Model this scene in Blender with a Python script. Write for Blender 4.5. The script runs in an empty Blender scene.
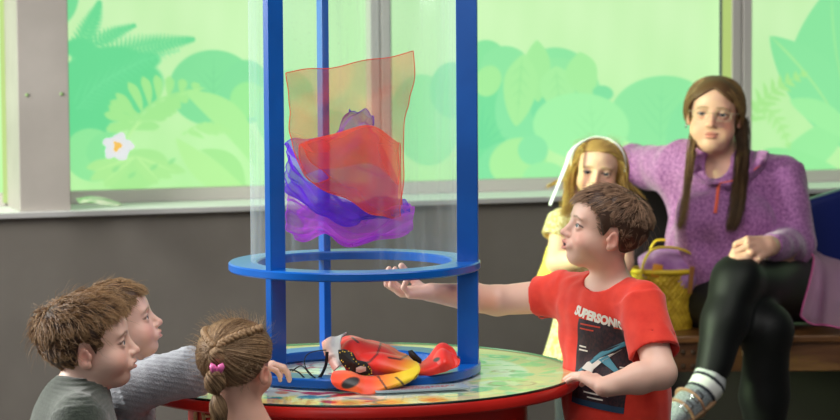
import bpy, bmesh, math, random
import numpy as np
from mathutils import Vector, Matrix
from mathutils.bvhtree import BVHTree
random.seed(7)
RNG = np.random.default_rng(11)
SC = bpy.context.scene
COL = SC.collection
A = np.array

# ------------------------------------------------------------------ camera
FPX = 2570.0
CAMP = A([0, 0, 1.62])
PITCH = math.radians(4.56)
ROLL = math.radians(0.35)
_f = A([0, math.cos(PITCH), -math.sin(PITCH)])
_u0 = A([0, math.sin(PITCH), math.cos(PITCH)])
_r0 = A([1.0, 0, 0])
_r = _r0 * math.cos(ROLL) - _u0 * math.sin(ROLL)
_u = _u0 * math.cos(ROLL) + _r0 * math.sin(ROLL)


def P(px, py, Y):
    d = _f + _r * (px - 420) / FPX + _u * (210 - py) / FPX
    return CAMP + d * (Y / d[1])


def PZ(px, py, z):
    d = _f + _r * (px - 420) / FPX + _u * (210 - py) / FPX
    return CAMP + d * ((z - CAMP[2]) / d[2])


def proj(p):
    q = np.asarray(p) - CAMP
    dep = q @ _f
    return 420 + FPX * (q @ _r) / dep, 210 - FPX * (q @ _u) / dep


cam = bpy.data.cameras.new('camera')
camo = bpy.data.objects.new('camera', cam)
COL.objects.link(camo)
camo.matrix_world = Matrix(((_r[0], _u[0], -_f[0], CAMP[0]), (_r[1], _u[1], -_f[1], CAMP[1]),
                            (_r[2], _u[2], -_f[2], CAMP[2]), (0, 0, 0, 1)))
cam.sensor_width = 36
cam.lens = FPX / 840 * 36
cam.dof.use_dof = True
cam.dof.focus_distance = 5.5
cam.dof.aperture_fstop = 6.5
cam.clip_end = 200
SC.camera = camo
SC.view_settings.view_transform = 'Standard'
SC.view_settings.look = 'None'
SC.view_settings.gamma = 1
SC.view_settings.exposure = 0
SC.view_settings.use_curve_mapping = False
SC.cycles.use_denoising = True
SC.cycles.transparent_max_bounces = 24
SC.cycles.max_bounces = 8


# ------------------------------------------------------------------ linear colour
def lin(r, g, b):
    def c(v):
        v = v / 255
        return v / 12.92 if v <= .04045 else ((v + .055) / 1.055) ** 2.4
    return (c(r), c(g), c(b))


def lin_np(a):
    a = np.asarray(a, float) / 255
    return np.where(a <= .04045, a / 12.92, ((a + .055) / 1.055) ** 2.4)


# ------------------------------------------------------------------ materials
def principled(name, col=(.5, .5, .5), rough=.5, **kw):
    m = bpy.data.materials.new(name)
    m.use_nodes = True
    b = m.node_tree.nodes['Principled BSDF']
    b.inputs['Base Color'].default_value = (*col, 1)
    b.inputs['Roughness'].default_value = rough
    for k, v in kw.items():
        b.inputs[k.replace('_', ' ')].default_value = v
    return m


def nd(m, t, **kw):
    n = m.node_tree.nodes.new(t)
    for k, v in kw.items():
        setattr(n, k, v)
    return n


def lk(m, a, b):
    m.node_tree.links.new(a, b)


def attr_color(m, name='Col'):
    a = nd(m, 'ShaderNodeVertexColor', layer_name=name)
    lk(m, a.outputs['Color'], m.node_tree.nodes['Principled BSDF'].inputs['Base Color'])
    return a


def noise_color(m, c1, c2, scale=20, detail=4, lo=.35, hi=.65, stretch=None, coords='Object', bump=0, bscale=None):
    b = m.node_tree.nodes['Principled BSDF']
    tc = nd(m, 'ShaderNodeTexCoord')
    src = tc.outputs[coords]
    if stretch:
        mp = nd(m, 'ShaderNodeMapping')
        mp.inputs['Scale'].default_value = stretch
        lk(m, src, mp.inputs['Vector'])
        src = mp.outputs['Vector']
    n = nd(m, 'ShaderNodeTexNoise')
    n.inputs['Scale'].default_value = scale
    n.inputs['Detail'].default_value = detail
    lk(m, src, n.inputs['Vector'])
    r = nd(m, 'ShaderNodeValToRGB')
    r.color_ramp.elements[0].position = lo
    r.color_ramp.elements[0].color = (*c1, 1)
    r.color_ramp.elements[1].position = hi
    r.color_ramp.elements[1].color = (*c2, 1)
    lk(m, n.outputs['Fac'], r.inputs['Fac'])
    lk(m, r.outputs['Color'], b.inputs['Base Color'])
    if bump:
        bp = nd(m, 'ShaderNodeBump')
        bp.inputs['Strength'].default_value = bump
        bp.inputs['Distance'].default_value = .004
        if bscale:
            n2 = nd(m, 'ShaderNodeTexNoise')
            n2.inputs['Scale'].default_value = bscale
            lk(m, src, n2.inputs['Vector'])
            lk(m, n2.outputs['Fac'], bp.inputs['Height'])
        else:
            lk(m, n.outputs['Fac'], bp.inputs['Height'])
        lk(m, bp.outputs['Normal'], b.inputs['Normal'])
    return r


# ------------------------------------------------------------------ objects
def tag(o, label=None, cat=None, group=None, kind=None):
    if label: o['label'] = label
    if cat: o['category'] = cat
    if group: o['group'] = group
    if kind: o['kind'] = kind
    return o


def link(o, parent=None):
    COL.objects.link(o)
    if parent is not None:
        o.parent = parent
        o.matrix_parent_inverse = Matrix.Translation(-Vector(parent.location))
    return o


def empty(name, loc):
    o = bpy.data.objects.new(name, None)
    o.location = loc
    o.empty_display_size = .1
    COL.objects.link(o)
    return o


def mesh_np(name, V, F, mat, parent=None, smooth=True, col=None, origin=None, mats=None, midx=None):
    """V (n,3) world coordinates, F (m,3|4) ints or list of lists."""
    V = np.asarray(V, float)
    o0 = np.zeros(3) if origin is None else np.asarray(origin, float)
    me = bpy.data.meshes.new(name)
    if isinstance(F, np.ndarray):
        k = F.shape[1]
        me.vertices.add(len(V))
        me.vertices.foreach_set('co', (V - o0).astype(np.float32).ravel())
        me.loops.add(F.size)
        me.loops.foreach_set('vertex_index', F.astype(np.int32).ravel())
        me.polygons.add(len(F))
        me.polygons.foreach_set('loop_start', np.arange(0, F.size, k, dtype=np.int32))
        me.polygons.foreach_set('loop_total', np.full(len(F), k, dtype=np.int32))
    else:
        me.from_pydata([tuple(v) for v in (V - o0)], [], [list(f) for f in F])
    me.update(calc_edges=True)
    me.validate()
    if smooth:
        me.polygons.foreach_set('use_smooth', np.ones(len(me.polygons), dtype=bool))
    if col is not None:
        ca = me.color_attributes.new('Col', 'FLOAT_COLOR', 'POINT')
        c4 = np.ones((len(V), 4), np.float32)
        c4[:, :3] = col
        ca.data.foreach_set('color', c4.ravel())
    for m in (mats or [mat]):
        me.materials.append(m)
    if midx is not None:
        me.polygons.foreach_set('material_index', np.asarray(midx, np.int32))
    me.update()
    o = bpy.data.objects.new(name, me)
    o.location = o0
    link(o, parent)
    if parent is not None:
        # keep world placement: vertices are already world coordinates
        o.matrix_parent_inverse = Matrix.Translation(-Vector(parent.location))
    return o


class MB:
    """collects simple shapes into one mesh"""
    def __init__(s):
        s.V, s.F = [], []

    def add(s, V, F):
        n = len(s.V)
        s.V += [tuple(v) for v in V]
        s.F += [[i + n for i in f] for f in F]
        return s

    def box(s, c, size, R=None, bevel=0):
        bm = bmesh.new()
        bmesh.ops.create_cube(bm, size=1)
        for v in bm.verts:
            v.co = Vector((v.co.x * size[0], v.co.y * size[1], v.co.z * size[2]))
        if bevel:
            bmesh.ops.bevel(bm, geom=bm.edges[:], offset=bevel, segments=2, affect='EDGES', profile=.5)
        bm.verts.ensure_lookup_table()
        R = np.eye(3) if R is None else R
        V = [np.asarray(R) @ A(v.co) + A(c) for v in bm.verts]
        F = [[v.index for v in f.verts] for f in bm.faces]
        bm.free()
        return s.add(V, F)

    def lathe(s, prof, c, n=96, closed=True):
        """prof list of (r,z); closed loop profile"""
        V, F = [], []
        m = len(prof)
        for i in range(n):
            a = 2 * math.pi * i / n
            for r, z in prof:
                V.append((c[0] + r * math.cos(a), c[1] + r * math.sin(a), c[2] + z))
        for i in range(n):
            j = (i + 1) % n
            for k in range(m if closed else m - 1):
                l = (k + 1) % m
                F.append([i * m + k, j * m + k, j * m + l, i * m + l])
        return s.add(V, F)

    def tube(s, pts, r, n=8, cap=True, flat=None):
        pts = [A(p, float) for p in pts]
        rr = r if hasattr(r, '__len__') else [r] * len(pts)
        V, F = [], []
        up = A([0, 0, 1.0])
        for i, p in enumerate(pts):
            t = pts[min(i + 1, len(pts) - 1)] - pts[max(i - 1, 0)]
            t = t / (np.linalg.norm(t) + 1e-12)
            if i == 0:
                a = np.cross(t, up)
                if np.linalg.norm(a) < .1: a = np.cross(t, A([1., 0, 0]))
            else:
                a = a - t * (a @ t)
            a = a / np.linalg.norm(a)
            b = np.cross(t, a)
            for k in range(n):
                w = 2 * math.pi * k / n
                fl = 1 if flat is None else flat
                V.append(p + rr[i] * (math.cos(w) * a + math.sin(w) * b * fl))
        for i in range(len(pts) - 1):
            for k in range(n):
                l = (k + 1) % n
                F.append([i * n + k, i * n + l, (i + 1) * n + l, (i + 1) * n + k])
        if cap:
            F.append(list(range(n))[::-1])
            F.append([(len(pts) - 1) * n + k for k in range(n)])
        return s.add(V, F)

    def build(s, name, mat, parent=None, smooth=True, origin=None, autosmooth=None):
        o = mesh_np(name, s.V, s.F, mat, parent, smooth, origin=origin)
        if autosmooth is not None:
            bm = bmesh.new(); bm.from_mesh(o.data)
            bmesh.ops.recalc_face_normals(bm, faces=bm.faces[:])
            for e in bm.edges:
                if len(e.link_faces) == 2 and e.calc_face_angle(0) > autosmooth: e.smooth = False
            bm.to_mesh(o.data); bm.free()
        return o


def catmull(pts, n):
    pts = np.asarray(pts, float)
    m = len(pts)
    t = np.linspace(0, m - 1, n)
    i = np.clip(t.astype(int), 0, m - 2)
    f = (t - i)[:, None]
    g = lambda k: pts[np.clip(k, 0, m - 1)]
    p0, p1, p2, p3 = g(i - 1), g(i), g(i + 1), g(i + 2)
    return .5 * ((2 * p1) + (-p0 + p2) * f + (2 * p0 - 5 * p1 + 4 * p2 - p3) * f ** 2 + (-p0 + 3 * p1 - 3 * p2 + p3) * f ** 3)


def surf_net(ctrl, nu, nv):
    """ctrl rows x cols x 3 -> nu x nv x 3 smooth surface"""
    ctrl = np.asarray(ctrl, float)
    rows = np.stack([catmull(ctrl[i], nv) for i in range(ctrl.shape[0])])
    out = np.stack([catmull(rows[:, j], nu) for j in range(nv)], axis=1)
    return out


def grid_faces(nu, nv):
    i, j = np.meshgrid(np.arange(nu - 1), np.arange(nv - 1), indexing='ij')
    a = (i * nv + j).ravel()
    return np.stack([a, a + nv, a + nv + 1, a + 1], 1)


def nrm(v):
    v = np.asarray(v, float)
    return v / (np.linalg.norm(v, axis=-1, keepdims=True) + 1e-12)


# ------------------------------------------------------------------ signed distance modelling
def frame(fwd, up=(0, 0, 1)):
    """columns right, forward, up"""
    f = nrm(A(fwd, float)); r = nrm(np.cross(f, A(up, float))); u = np.cross(r, f)
    return np.stack([r, f, u], 1)


def rotx(a):
    c, s = math.cos(a), math.sin(a); return A([[1, 0, 0], [0, c, -s], [0, s, c]])


def roty(a):
    c, s = math.cos(a), math.sin(a); return A([[c, 0, s], [0, 1, 0], [-s, 0, c]])


def rotz(a):
    c, s = math.cos(a), math.sin(a); return A([[c, -s, 0], [s, c, 0], [0, 0, 1]])


def ell(c, r, R=None, op='u', k=.01):
    c = A(c, float); r = A(r, float) if hasattr(r, '__len__') else A([r] * 3, float)
    R = np.eye(3) if R is None else np.asarray(R)
    def f(X, c=c, r=r, R=R):
        q = (X - c) @ R
        if r[0] == r[1] == r[2]:
            return np.sqrt((q * q).sum(1)) - r[0]
        a = q / r
        k0 = np.sqrt((a * a).sum(1)); b = a / r
        k1 = np.sqrt((b * b).sum(1)) + 1e-9
        return k0 * (k0 - 1) / k1
    return dict(f=f, op=op, k=k, c=c, b=r.max(), T=('ell', c, r, R))


def cap(a, b, ra, rb=None, op='u', k=.01, ax=None, flat=1.0):
    """tapered capsule; ax/flat squeeze the section along a direction (flat<1 is thinner)"""
    a = A(a, float); b = A(b, float); rb = ra if rb is None else rb
    ba = b - a; L2 = ba @ ba + 1e-12
    if ax is not None:
        ax = nrm(A(ax, float) - ba * ((A(ax, float) @ ba) / L2))
    def f(X):
        p = X - a
        h = np.clip(p @ ba / L2, 0, 1)
        q = p - h[:, None] * ba
        if ax is not None:
            w = q @ ax
            q = q + (w * (1 / flat - 1))[:, None] * ax
        return (np.sqrt((q * q).sum(1)) - (ra + (rb - ra) * h)) * (flat if ax is not None and flat < 1 else 1)
    return dict(f=f, op=op, k=k, c=(a + b) / 2, b=math.sqrt(L2) / 2 + max(ra, rb), T=('cap', a, b, ra, rb, ax, flat))


def cyl(a, b, ra, rb=None, op='u', k=.01, ax=None, flat=1.0):
    """tapered tube with flat ends"""
    a = A(a, float); b = A(b, float); rb = ra if rb is None else rb
    L = np.linalg.norm(b - a); t = (b - a) / L
    if ax is not None:
        ax = nrm(A(ax, float) - t * (A(ax, float) @ t))
    def f(X):
        p = X - a
        h = p @ t
        q = p - h[:, None] * t
        if ax is not None:
            q = q + ((q @ ax) * (1 / flat - 1))[:, None] * ax
        d = np.sqrt((q * q).sum(1)) - (ra + (rb - ra) * np.clip(h / L, 0, 1))
        if ax is not None and flat < 1: d = d * flat
        return np.maximum(d, np.maximum(-h, h - L))
    return dict(f=f, op=op, k=k, c=(a + b) / 2, b=L / 2 + max(ra, rb), T=None)


def tor(c, n, R, r, op='u', k=.004):
    c = A(c, float); n = nrm(A(n, float))
    def f(X):
        p = X - c; h = p @ n
        q = np.sqrt(np.maximum((p * p).sum(1) - h * h, 0)) - R
        return np.sqrt(q * q + h * h) - r
    return dict(f=f, op=op, k=k, c=c, b=R + r, T=None)


def pln(p, n, op='i', k=.004):
    """keeps the side the normal points away from"""
    p = A(p, float); n = nrm(A(n, float))
    return dict(f=lambda X: (X - p) @ n, op=op, k=k, c=None, b=None, T=None)


def fld(f, op='u', k=.005, c=None, b=None):
    return dict(f=f, op=op, k=k, c=None if c is None else A(c, float), b=b, T=None)


def grow(prims, d):
    out = []
    for p in prims:
        T = p['T']
        if T is None: out.append(p); continue
        if T[0] == 'ell': out.append(ell(T[1], T[2] + d, T[3], p['op'], p['k']))
        else: out.append(cap(T[1], T[2], T[3] + d, T[4] + d, p['op'], p['k'], T[5], T[6]))
    return out


def sd(prims, X, cull=None):
    d = np.full(len(X), 1e3)
    for p in prims:
        if cull is not None and p['c'] is not None:
            if np.linalg.norm(p['c'] - cull[0]) - p['b'] > cull[1]: continue
        v = p['f'](X)
        k = p['k']
        if p['op'] == 'u':
            h = np.clip(.5 + .5 * (d - v) / k, 0, 1)
            d = d + (v - d) * h - k * h * (1 - h)
        else:
            if p['op'] == 's': v = -v
            h = np.clip(.5 - .5 * (d - v) / k, 0, 1)
            d = d + (v - d) * h + k * h * (1 - h)
    return d


def surface(prims, h, lo=None, hi=None, post=None, B=10):
    us = [p for p in prims if p['op'] == 'u' and p['c'] is not None]
    lo0 = np.min([p['c'] - p['b'] for p in us], 0) - 3 * h
    hi0 = np.max([p['c'] + p['b'] for p in us], 0) + 3 * h
    if lo is not None: lo0 = np.maximum(lo0, lo)
    if hi is not None: hi0 = np.minimum(hi0, hi)
    nb = np.ceil((hi0 - lo0) / (h * B)).astype(int) + 1
    D = np.full(tuple(nb * B + 1), 1.0, np.float32)
    bi = np.stack(np.meshgrid(*[np.arange(n) for n in nb], indexing='ij'), -1).reshape(-1, 3)
    cen = lo0 + (bi + .5) * B * h
    dc = np.concatenate([sd(prims, c) for c in np.array_split(cen, max(1, len(cen) // 60000))])
    diag = B * h * .866
    keep = np.abs(dc) < diag * 1.7 + .006
    ins = bi[(~keep) & (dc < 0)]
    for b in ins:
        s = b * B
        D[s[0]:s[0] + B + 1, s[1]:s[1] + B + 1, s[2]:s[2] + B + 1] = -1
    loc = np.stack(np.meshgrid(*[np.arange(B + 1)] * 3, indexing='ij'), -1).reshape(-1, 3)
    kb = bi[keep]
    order = np.lexsort((kb[:, 0] // 3, kb[:, 1] // 3, kb[:, 2] // 3))
    kb = kb[order]
    mk = max(p['k'] for p in prims)
    for ch in np.array_split(kb, max(1, len(kb) // 60)):
        if len(ch) == 0: continue
        X = (lo0 + (ch[:, None, :] * B + loc[None]) * h).reshape(-1, 3)
        c = (X.min(0) + X.max(0)) / 2
        rad = np.linalg.norm(X.max(0) - X.min(0)) / 2
        v = sd(prims, X, (c, rad + 2.2 * diag + .02 + min(mk, .03)))
        if post is not None: v = v + post(X)
        v = v.reshape(len(ch), B + 1, B + 1, B + 1)
        for b, w in zip(ch, v):
            s = b * B
            D[s[0]:s[0] + B + 1, s[1]:s[1] + B + 1, s[2]:s[2] + B + 1] = w
    return surfnet(D, lo0, h)


def surfnet(D, o, h):
    neg = D < 0
    c = np.zeros(tuple(np.array(D.shape) - 1), np.int8)
    sl = [slice(0, -1), slice(1, None)]
    for a in (0, 1):
        for b in (0, 1):
            for e in (0, 1):
                c += neg[sl[a], sl[b], sl[e]]
    I = np.argwhere((c > 0) & (c < 8))
    vid = np.full(c.shape, -1, np.int32)
    vid[I[:, 0], I[:, 1], I[:, 2]] = np.arange(len(I))
    acc = np.zeros((len(I), 3)); cnt = np.zeros(len(I))
    offs = [A(x) for x in np.ndindex(2, 2, 2)]
    for p in offs:
        for ax in range(3):
            if p[ax]: continue
            q = p.copy(); q[ax] = 1
            dp = D[I[:, 0] + p[0], I[:, 1] + p[1], I[:, 2] + p[2]].astype(float)
            dq = D[I[:, 0] + q[0], I[:, 1] + q[1], I[:, 2] + q[2]].astype(float)
            m = (dp < 0) != (dq < 0)
            t = dp[m] / (dp[m] - dq[m])
            acc[m] += p + t[:, None] * (q - p)
            cnt[m] += 1
    V = o + (I + acc / np.maximum(cnt, 1)[:, None]) * h
    Fs = []
    for ax in range(3):
        s0 = [slice(None)] * 3; s1 = [slice(None)] * 3
        s0[ax] = slice(0, -1); s1[ax] = slice(1, None)
        ch = neg[tuple(s0)] != neg[tuple(s1)]
        E = np.argwhere(ch)
        b, e = (ax + 1) % 3, (ax + 2) % 3
        ok = (E[:, b] > 0) & (E[:, e] > 0) & (E[:, b] < c.shape[b]) & (E[:, e] < c.shape[e])
        E = E[ok]
        if not len(E): continue
        def at(db, de):
            J = E.copy(); J[:, b] += db; J[:, e] += de
            return vid[J[:, 0], J[:, 1], J[:, 2]]
        Q = np.stack([at(-1, -1), at(0, -1), at(0, 0), at(-1, 0)], 1)
        flip = ~neg[E[:, 0], E[:, 1], E[:, 2]]
        Q[flip] = Q[flip][:, ::-1]
        Fs.append(Q)
    F = np.concatenate(Fs)
    F = F[(F >= 0).all(1)]
    return V, F


def sines(seed, amp, freq, n=5, squash=(1, 1, 1)):
    """cheap smooth folds"""
    g = np.random.default_rng(seed)
    K = nrm(g.normal(size=(n, 3))) * freq * g.uniform(.6, 1.5, (n, 1)) * A(squash)
    ph = g.uniform(0, 6.28, n)
    K2 = nrm(g.normal(size=(n, 3))) * freq * .35
    def f(X):
        out = np.zeros(len(X))
        w = np.sin(X @ K2.T + ph)
        for i in range(n):
            out += np.sin(X @ K[i] + ph[i] + 1.6 * w[:, (i + 1) % n])
        return amp * out / math.sqrt(n)
    return f
# ================================================================== the room
YAW = math.radians(17.9)
E = A([math.cos(YAW), math.sin(YAW), 0])
N = A([math.sin(YAW), -math.cos(YAW), 0])
RW = np.stack([E, N, A([0, 0, 1.0])], 1)      # local (along wall, towards room, up) -> world
W0 = P(420, 200.5, 9.2)
ZS = W0[2]


def wl(u, v, z):
    p = W0 + E * u + N * v
    return A([p[0], p[1], z])


def wray(px, py, v):
    d = _f + _r * (px - 420) / FPX + _u * (210 - py) / FPX
    o = W0 + N * v
    t = ((o - CAMP) @ N) / (d @ N)
    return CAMP + d * t


def wu(px, py, v):
    return (wray(px, py, v) - W0) @ E


def wbox(mb, u0, u1, v0, v1, z0, z1, bevel=0):
    return mb.box(wl((u0 + u1) / 2, (v0 + v1) / 2, (z0 + z1) / 2), (abs(u1 - u0), abs(v1 - v0), z1 - z0), RW, bevel)


VF = -.36                                      # film plane behind the sill edge
ZR0, ZT = ZS, 3.2
zfilm = wray(420, 180.6, VF)[2]

wall_m = principled('wall_paint', lin(128, 122, 115), .75)
noise_color(wall_m, lin(104, 99, 92), lin(114, 109, 102), 3, 5, bump=.15, bscale=60)
floor_m = principled('floor_vinyl', lin(70, 66, 62), .45)
noise_color(floor_m, lin(64, 60, 56), lin(78, 74, 70), 8, 5)
frame_m = principled('window_frame_grey', lin(206, 202, 194), .4)
sill_m = principled('sill_white', lin(246, 248, 244), .55, Specular_IOR_Level=.2)
silledge_m = principled('sill_edge_metal', lin(176, 176, 174), .4)
col_m = principled('column_grey', lin(176, 170, 162), .6)
noise_color(col_m, lin(170, 164, 156), lin(182, 176, 168), 4, 4)

wb = MB(); wbox(wb, -7, 7, -.03, -.6, 0, ZS - .016)
tag(wb.build('wall_back', wall_m, smooth=False), kind='structure')
wb = MB(); wbox(wb, -7, 7, -.33, -.6, ZT, 3.9)
tag(wb.build('wall_back_upper', wall_m, smooth=False), kind='structure')
fl = MB(); fl.box((0, 5, -.05), (22, 20, .1))
tag(fl.build('floor', floor_m, smooth=False), kind='structure')
sb = MB(); wbox(sb, -7, 7, -.004, VF - .1, ZS - .016, ZS, .002)
sill = tag(sb.build('trim_1', sill_m, smooth=False), kind='structure')
sb = MB(); wbox(sb, -7, 7, .002, -.004, ZS - .018, ZS - .001)
sb.build('edge_strip', silledge_m, sill, smooth=False)

# column in front of the windows
cu0, cu1 = wu(19, 150, -.03), wu(70, 150, -.03)
cb = MB(); wbox(cb, cu0, cu1, -.03, VF - .1, ZS, ZT, .003)
colo = tag(cb.build('column', col_m, smooth=False), kind='structure')
for (px, py) in ((27, 95), (61.5, 94)):
    c = wray(px, py, -.03)
    s = MB(); s.tube([c - N * .004, c + N * .004], .006, 10)
    s.build('screw', principled('screw_%d' % px, lin(150, 190, 120), .4), colo)


# ------------------------------------------------------------------ printed film on the windows
def sstep(d, w): return np.clip(.5 - d / w, 0, 1)


def m_ell(X, Y, cx, cy, rx, ry, a=0, w=1.6):
    a = math.radians(a); dx, dy = X - cx, Y - cy
    p = (dx * math.cos(a) + dy * math.sin(a)) / rx; q = (-dx * math.sin(a) + dy * math.cos(a)) / ry
    r = np.sqrt(p * p + q * q)
    return sstep((r - 1) * min(rx, ry), w)


def m_leaf(X, Y, x0, y0, x1, y1, wd, bend=0, w=1.4, fat=.45):
    """lens shaped leaf from base to tip"""
    L = math.hypot(x1 - x0, y1 - y0); tx, ty = (x1 - x0) / L, (y1 - y0) / L
    t = ((X - x0) * tx + (Y - y0) * ty) / L
    s = (-(X - x0) * ty + (Y - y0) * tx) - bend * 4 * t * (1 - t)
    tt = np.clip(t, 0, 1)
    half = wd * np.where(tt < fat, np.clip(np.sin(tt / fat * 1.5708), 0, 1) ** .7, np.clip(np.cos((tt - fat) / (1 - fat) * 1.5708), 0, 1) ** .8)
    d = np.abs(s) - half
    d = np.maximum(d, np.maximum(-t, t - 1) * L)
    return sstep(d, w)


def m_rib(X, Y, x0, y0, x1, y1, wd, bend=0): return m_leaf(X, Y, x0, y0, x1, y1, wd, bend, 1.2, .2)


def film_paint(X, Y):
    inside = (X > -60) & (X < 900)
    X = np.where(inside, X, np.mod(X, 800) + 20)
    C = np.empty((len(X), 3)); C[:] = (200, 240, 178)
    g = np.clip((Y - 20) / 170, 0, 1)[:, None]
    C = C * (1 - g) + A([182, 240, 162]) * g
    # soft worn streaks of the film
    C += (1.2 * np.sin(X * .21 + Y * .02) + 2 * np.sin(X * .067 - Y * .05 + 1))[:, None] * A([1, .5, 1])
    def put(m, c, o=1.0):
        nonlocal C
        m = (m * o)[:, None]; C = C * (1 - m) + A(c, float) * m
    def veins(x0, y0, x1, y1, n, ln, c, o=.5, wd=.9):
        put(m_rib(X, Y, x0, y0, x1, y1, wd * 1.3), c, o)
        L = math.hypot(x1 - x0, y1 - y0); tx, ty = (x1 - x0) / L, (y1 - y0) / L
        for i in range(n):
            t = .12 + .75 * i / n
            bx, by = x0 + tx * L * t, y0 + ty * L * t
            for s in (-1, 1):
                q = ln * math.sin(3.14 * min(1, t + .25)) 
                ex, ey = bx + q * (.75 * tx - .66 * s * ty), by + q * (.75 * ty + .66 * s * tx)
                put(m_rib(X, Y, bx, by, ex, ey, wd), c, o)
    def frond(pts, n, ln, wd, c, sides=(-1, 1), tilt=.55, o=1.0, fat=.3):
        pp = catmull(pts, n + 2)
        for i in range(1, n + 1):
            t = i / (n + 1)
            d = pp[i + 1] - pp[i - 1]; d = d / np.linalg.norm(d)
            q = ln * (1 - t ** 1.6) * (.75 + .25 * math.sin(3 * t)) + 2
            for s in sides:
                nx, ny = -d[1] * s, d[0] * s
                ex = pp[i][0] + q * (tilt * d[0] + (1 - tilt * .4) * nx); ey = pp[i][1] + q * (tilt * d[1] + (1 - tilt * .4) * ny)
                put(m_leaf(X, Y, pp[i][0], pp[i][1], ex, ey, wd, -s * q * .06, 1.3, fat), c, o)
        for i in range(n + 1):
            put(m_leaf(X, Y, pp[i][0], pp[i][1], pp[i + 1][0] + .01, pp[i + 1][1], 1.2, 0, 1.3, .5), c, o)
    dark, mid, lig, lig2 = (96, 214, 143), (128, 222, 152), (160, 230, 142), (190, 240, 155)
    # ---- left window
    put(m_ell(X, Y, 213, 88, 44, 38), (124, 220, 150)); veins(213, 120, 214, 55, 5, 30, (110, 210, 142), .5)
    put(m_ell(X, Y, 246, 92, 26, 32), (122, 218, 150))
    put(m_ell(X, Y, 248, 100, 18, 18), (150, 230, 145))
    for a in ((80, 48, 16, 10, 0), (106, 66, 40, 19, -8), (92, 92, 45, 34, 0), (120, 92, 45, 28, -20), (80, 120, 30, 26, 0), (145, 62, 16, 9, -15)):
        put(m_ell(X, Y, *a, w=3), dark)
    put(m_ell(X, Y, 66, 5, 11, 20, 20), dark, .85)
    frond([(72, 60), (84, 38), (94, 18), (100, 1)], 16, 17, 1.7, dark)
    frond([(78, 60), (98, 42), (118, 32), (136, 25)], 16, 13, 1.5, dark)
    frond([(72, 92), (110, 60), (155, 46), (195, 39)], 34, 26, 1.5, dark, tilt=.45)
    frond([(70, 130), (100, 100), (130, 86), (150, 82)], 18, 22, 1.5, dark, (1,))
    frond([(76, 110), (100, 84), (140, 62), (180, 50)], 22, 20, .7, (112, 222, 155), (1,), .5, .6)
    for i in range(9):
        put(m_rib(X, Y, 74 + i * 8, 104 - i * 5, 84 + i * 9, 78 - i * 4, .7), (118, 224, 158), .45)
    put(m_ell(X, Y, 92, 155, 28, 26, 30), (140, 228, 152))
    put(m_ell(X, Y, 108, 150, 22, 18, -20), (132, 225, 150))
    # split leaf
    frond([(126, 138), (142, 112), (168, 96), (204, 88)], 8, 42, 4.6, lig, (-1,), .35, 1.0, .72)
    frond([(126, 138), (142, 112), (168, 96), (204, 88)], 7, 36, 4.6, lig, (1,), .55, 1.0, .72)
    for i, (a, b) in enumerate(((110, 101), (104, 114), (106, 129))):
        put(m_leaf(X, Y, 140, 116 + 4 * i, a, b, 5.0, 0, 1.4, .75), lig)
    put(m_rib(X, Y, 122, 146, 206, 88, 1.6, -12), (188, 240, 158), .9)
    put(m_ell(X, Y, 162, 108, 26, 6, -30), lig)
    # strap leaves lower right
    put(m_leaf(X, Y, 186, 92, 256, 168, 14, -14), (168, 234, 148))
    put(m_leaf(X, Y, 250, 190, 176, 138, 13, -9), (178, 237, 150))
    frond([(182, 135), (200, 124), (216, 124), (232, 132)], 7, 22, 3.0, (170, 234, 146), (1,), .5)
    put(m_leaf(X, Y, 245, 186, 200, 150, 8, 9), (162, 230, 142))
    # low split leaf
    put(m_ell(X, Y, 135, 170, 34, 20, -15), (166, 231, 144))
    for ex, ey in ((86, 168), (90, 180), (104, 187), (158, 184), (172, 178), (186, 172)):
        put(m_leaf(X, Y, 133, 158, ex, ey, 5.5, 0, 1.4, .72), (170, 232, 145))
    for ex, ey in ((92, 172), (104, 182), (160, 182), (176, 172)):
        put(m_rib(X, Y, 136, 156, ex, ey, 1.0), (192, 241, 160), .8)
    for cx, cy in ((112, 172), (128, 178), (150, 170), (168, 164)):
        put(m_leaf(X, Y, cx, cy, cx + 8, cy - 6, 2.2), (138, 222, 140), .8)
    # ---- seen through and beside the tube
    put(m_ell(X, Y, 286, 110, 30, 40, 10), (150, 230, 155)); put(m_ell(X, Y, 330, 150, 34, 40), (140, 226, 152))
    put(m_ell(X, Y, 425, 120, 34, 46, -10), (150, 230, 158)); put(m_ell(X, Y, 452, 90, 22, 28), (130, 222, 155))
    # ---- middle window
    put(m_ell(X, Y, 486, 60, 20, 20), (128, 222, 152)); put(m_ell(X, Y, 505, 66, 24, 20), (134, 224, 155))
    put(m_ell(X, Y, 560, 66, 28, 18, 12), (134, 224, 155)); put(m_ell(X, Y, 555, 90, 45, 32), (140, 226, 155))
    put(m_ell(X, Y, 488, 122, 20, 52), (108, 217, 150))
    put(m_ell(X, Y, 525, 110, 30, 40), (128, 224, 158))
    for x in range(5):
        put(m_leaf(X, Y, 534, 120, 530 + x * 7, 82 + abs(x - 2) * 3, 2.4), (112, 218, 155), .8)
        put(m_leaf(X, Y, 478, 150, 484 + x * 6, 105 + 8 * x, 2.0), (98, 212, 148), .8)
    put(m_leaf(X, Y, 538, 102, 537, 40, 13, 0, 1.5, .6), (158, 230, 150))
    put(m_leaf(X, Y, 516, 126, 524, 54, 17, 0, 1.5, .6), (162, 232, 152)); veins(522, 58, 517, 122, 4, 15, (144, 224, 145), .6)
    put(m_ell(X, Y, 488, 81, 13, 16, 25), (160, 231, 150))
    put(m_leaf(X, Y, 560, 112, 556, 66, 18, 0, 1.5, .6), (162, 233, 155)); veins(556, 70, 560, 108, 3, 14, (146, 225, 148), .6)
    put(m_leaf(X, Y, 590, 98, 580, 52, 16, -3, 1.5, .6), (160, 232, 152))
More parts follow.
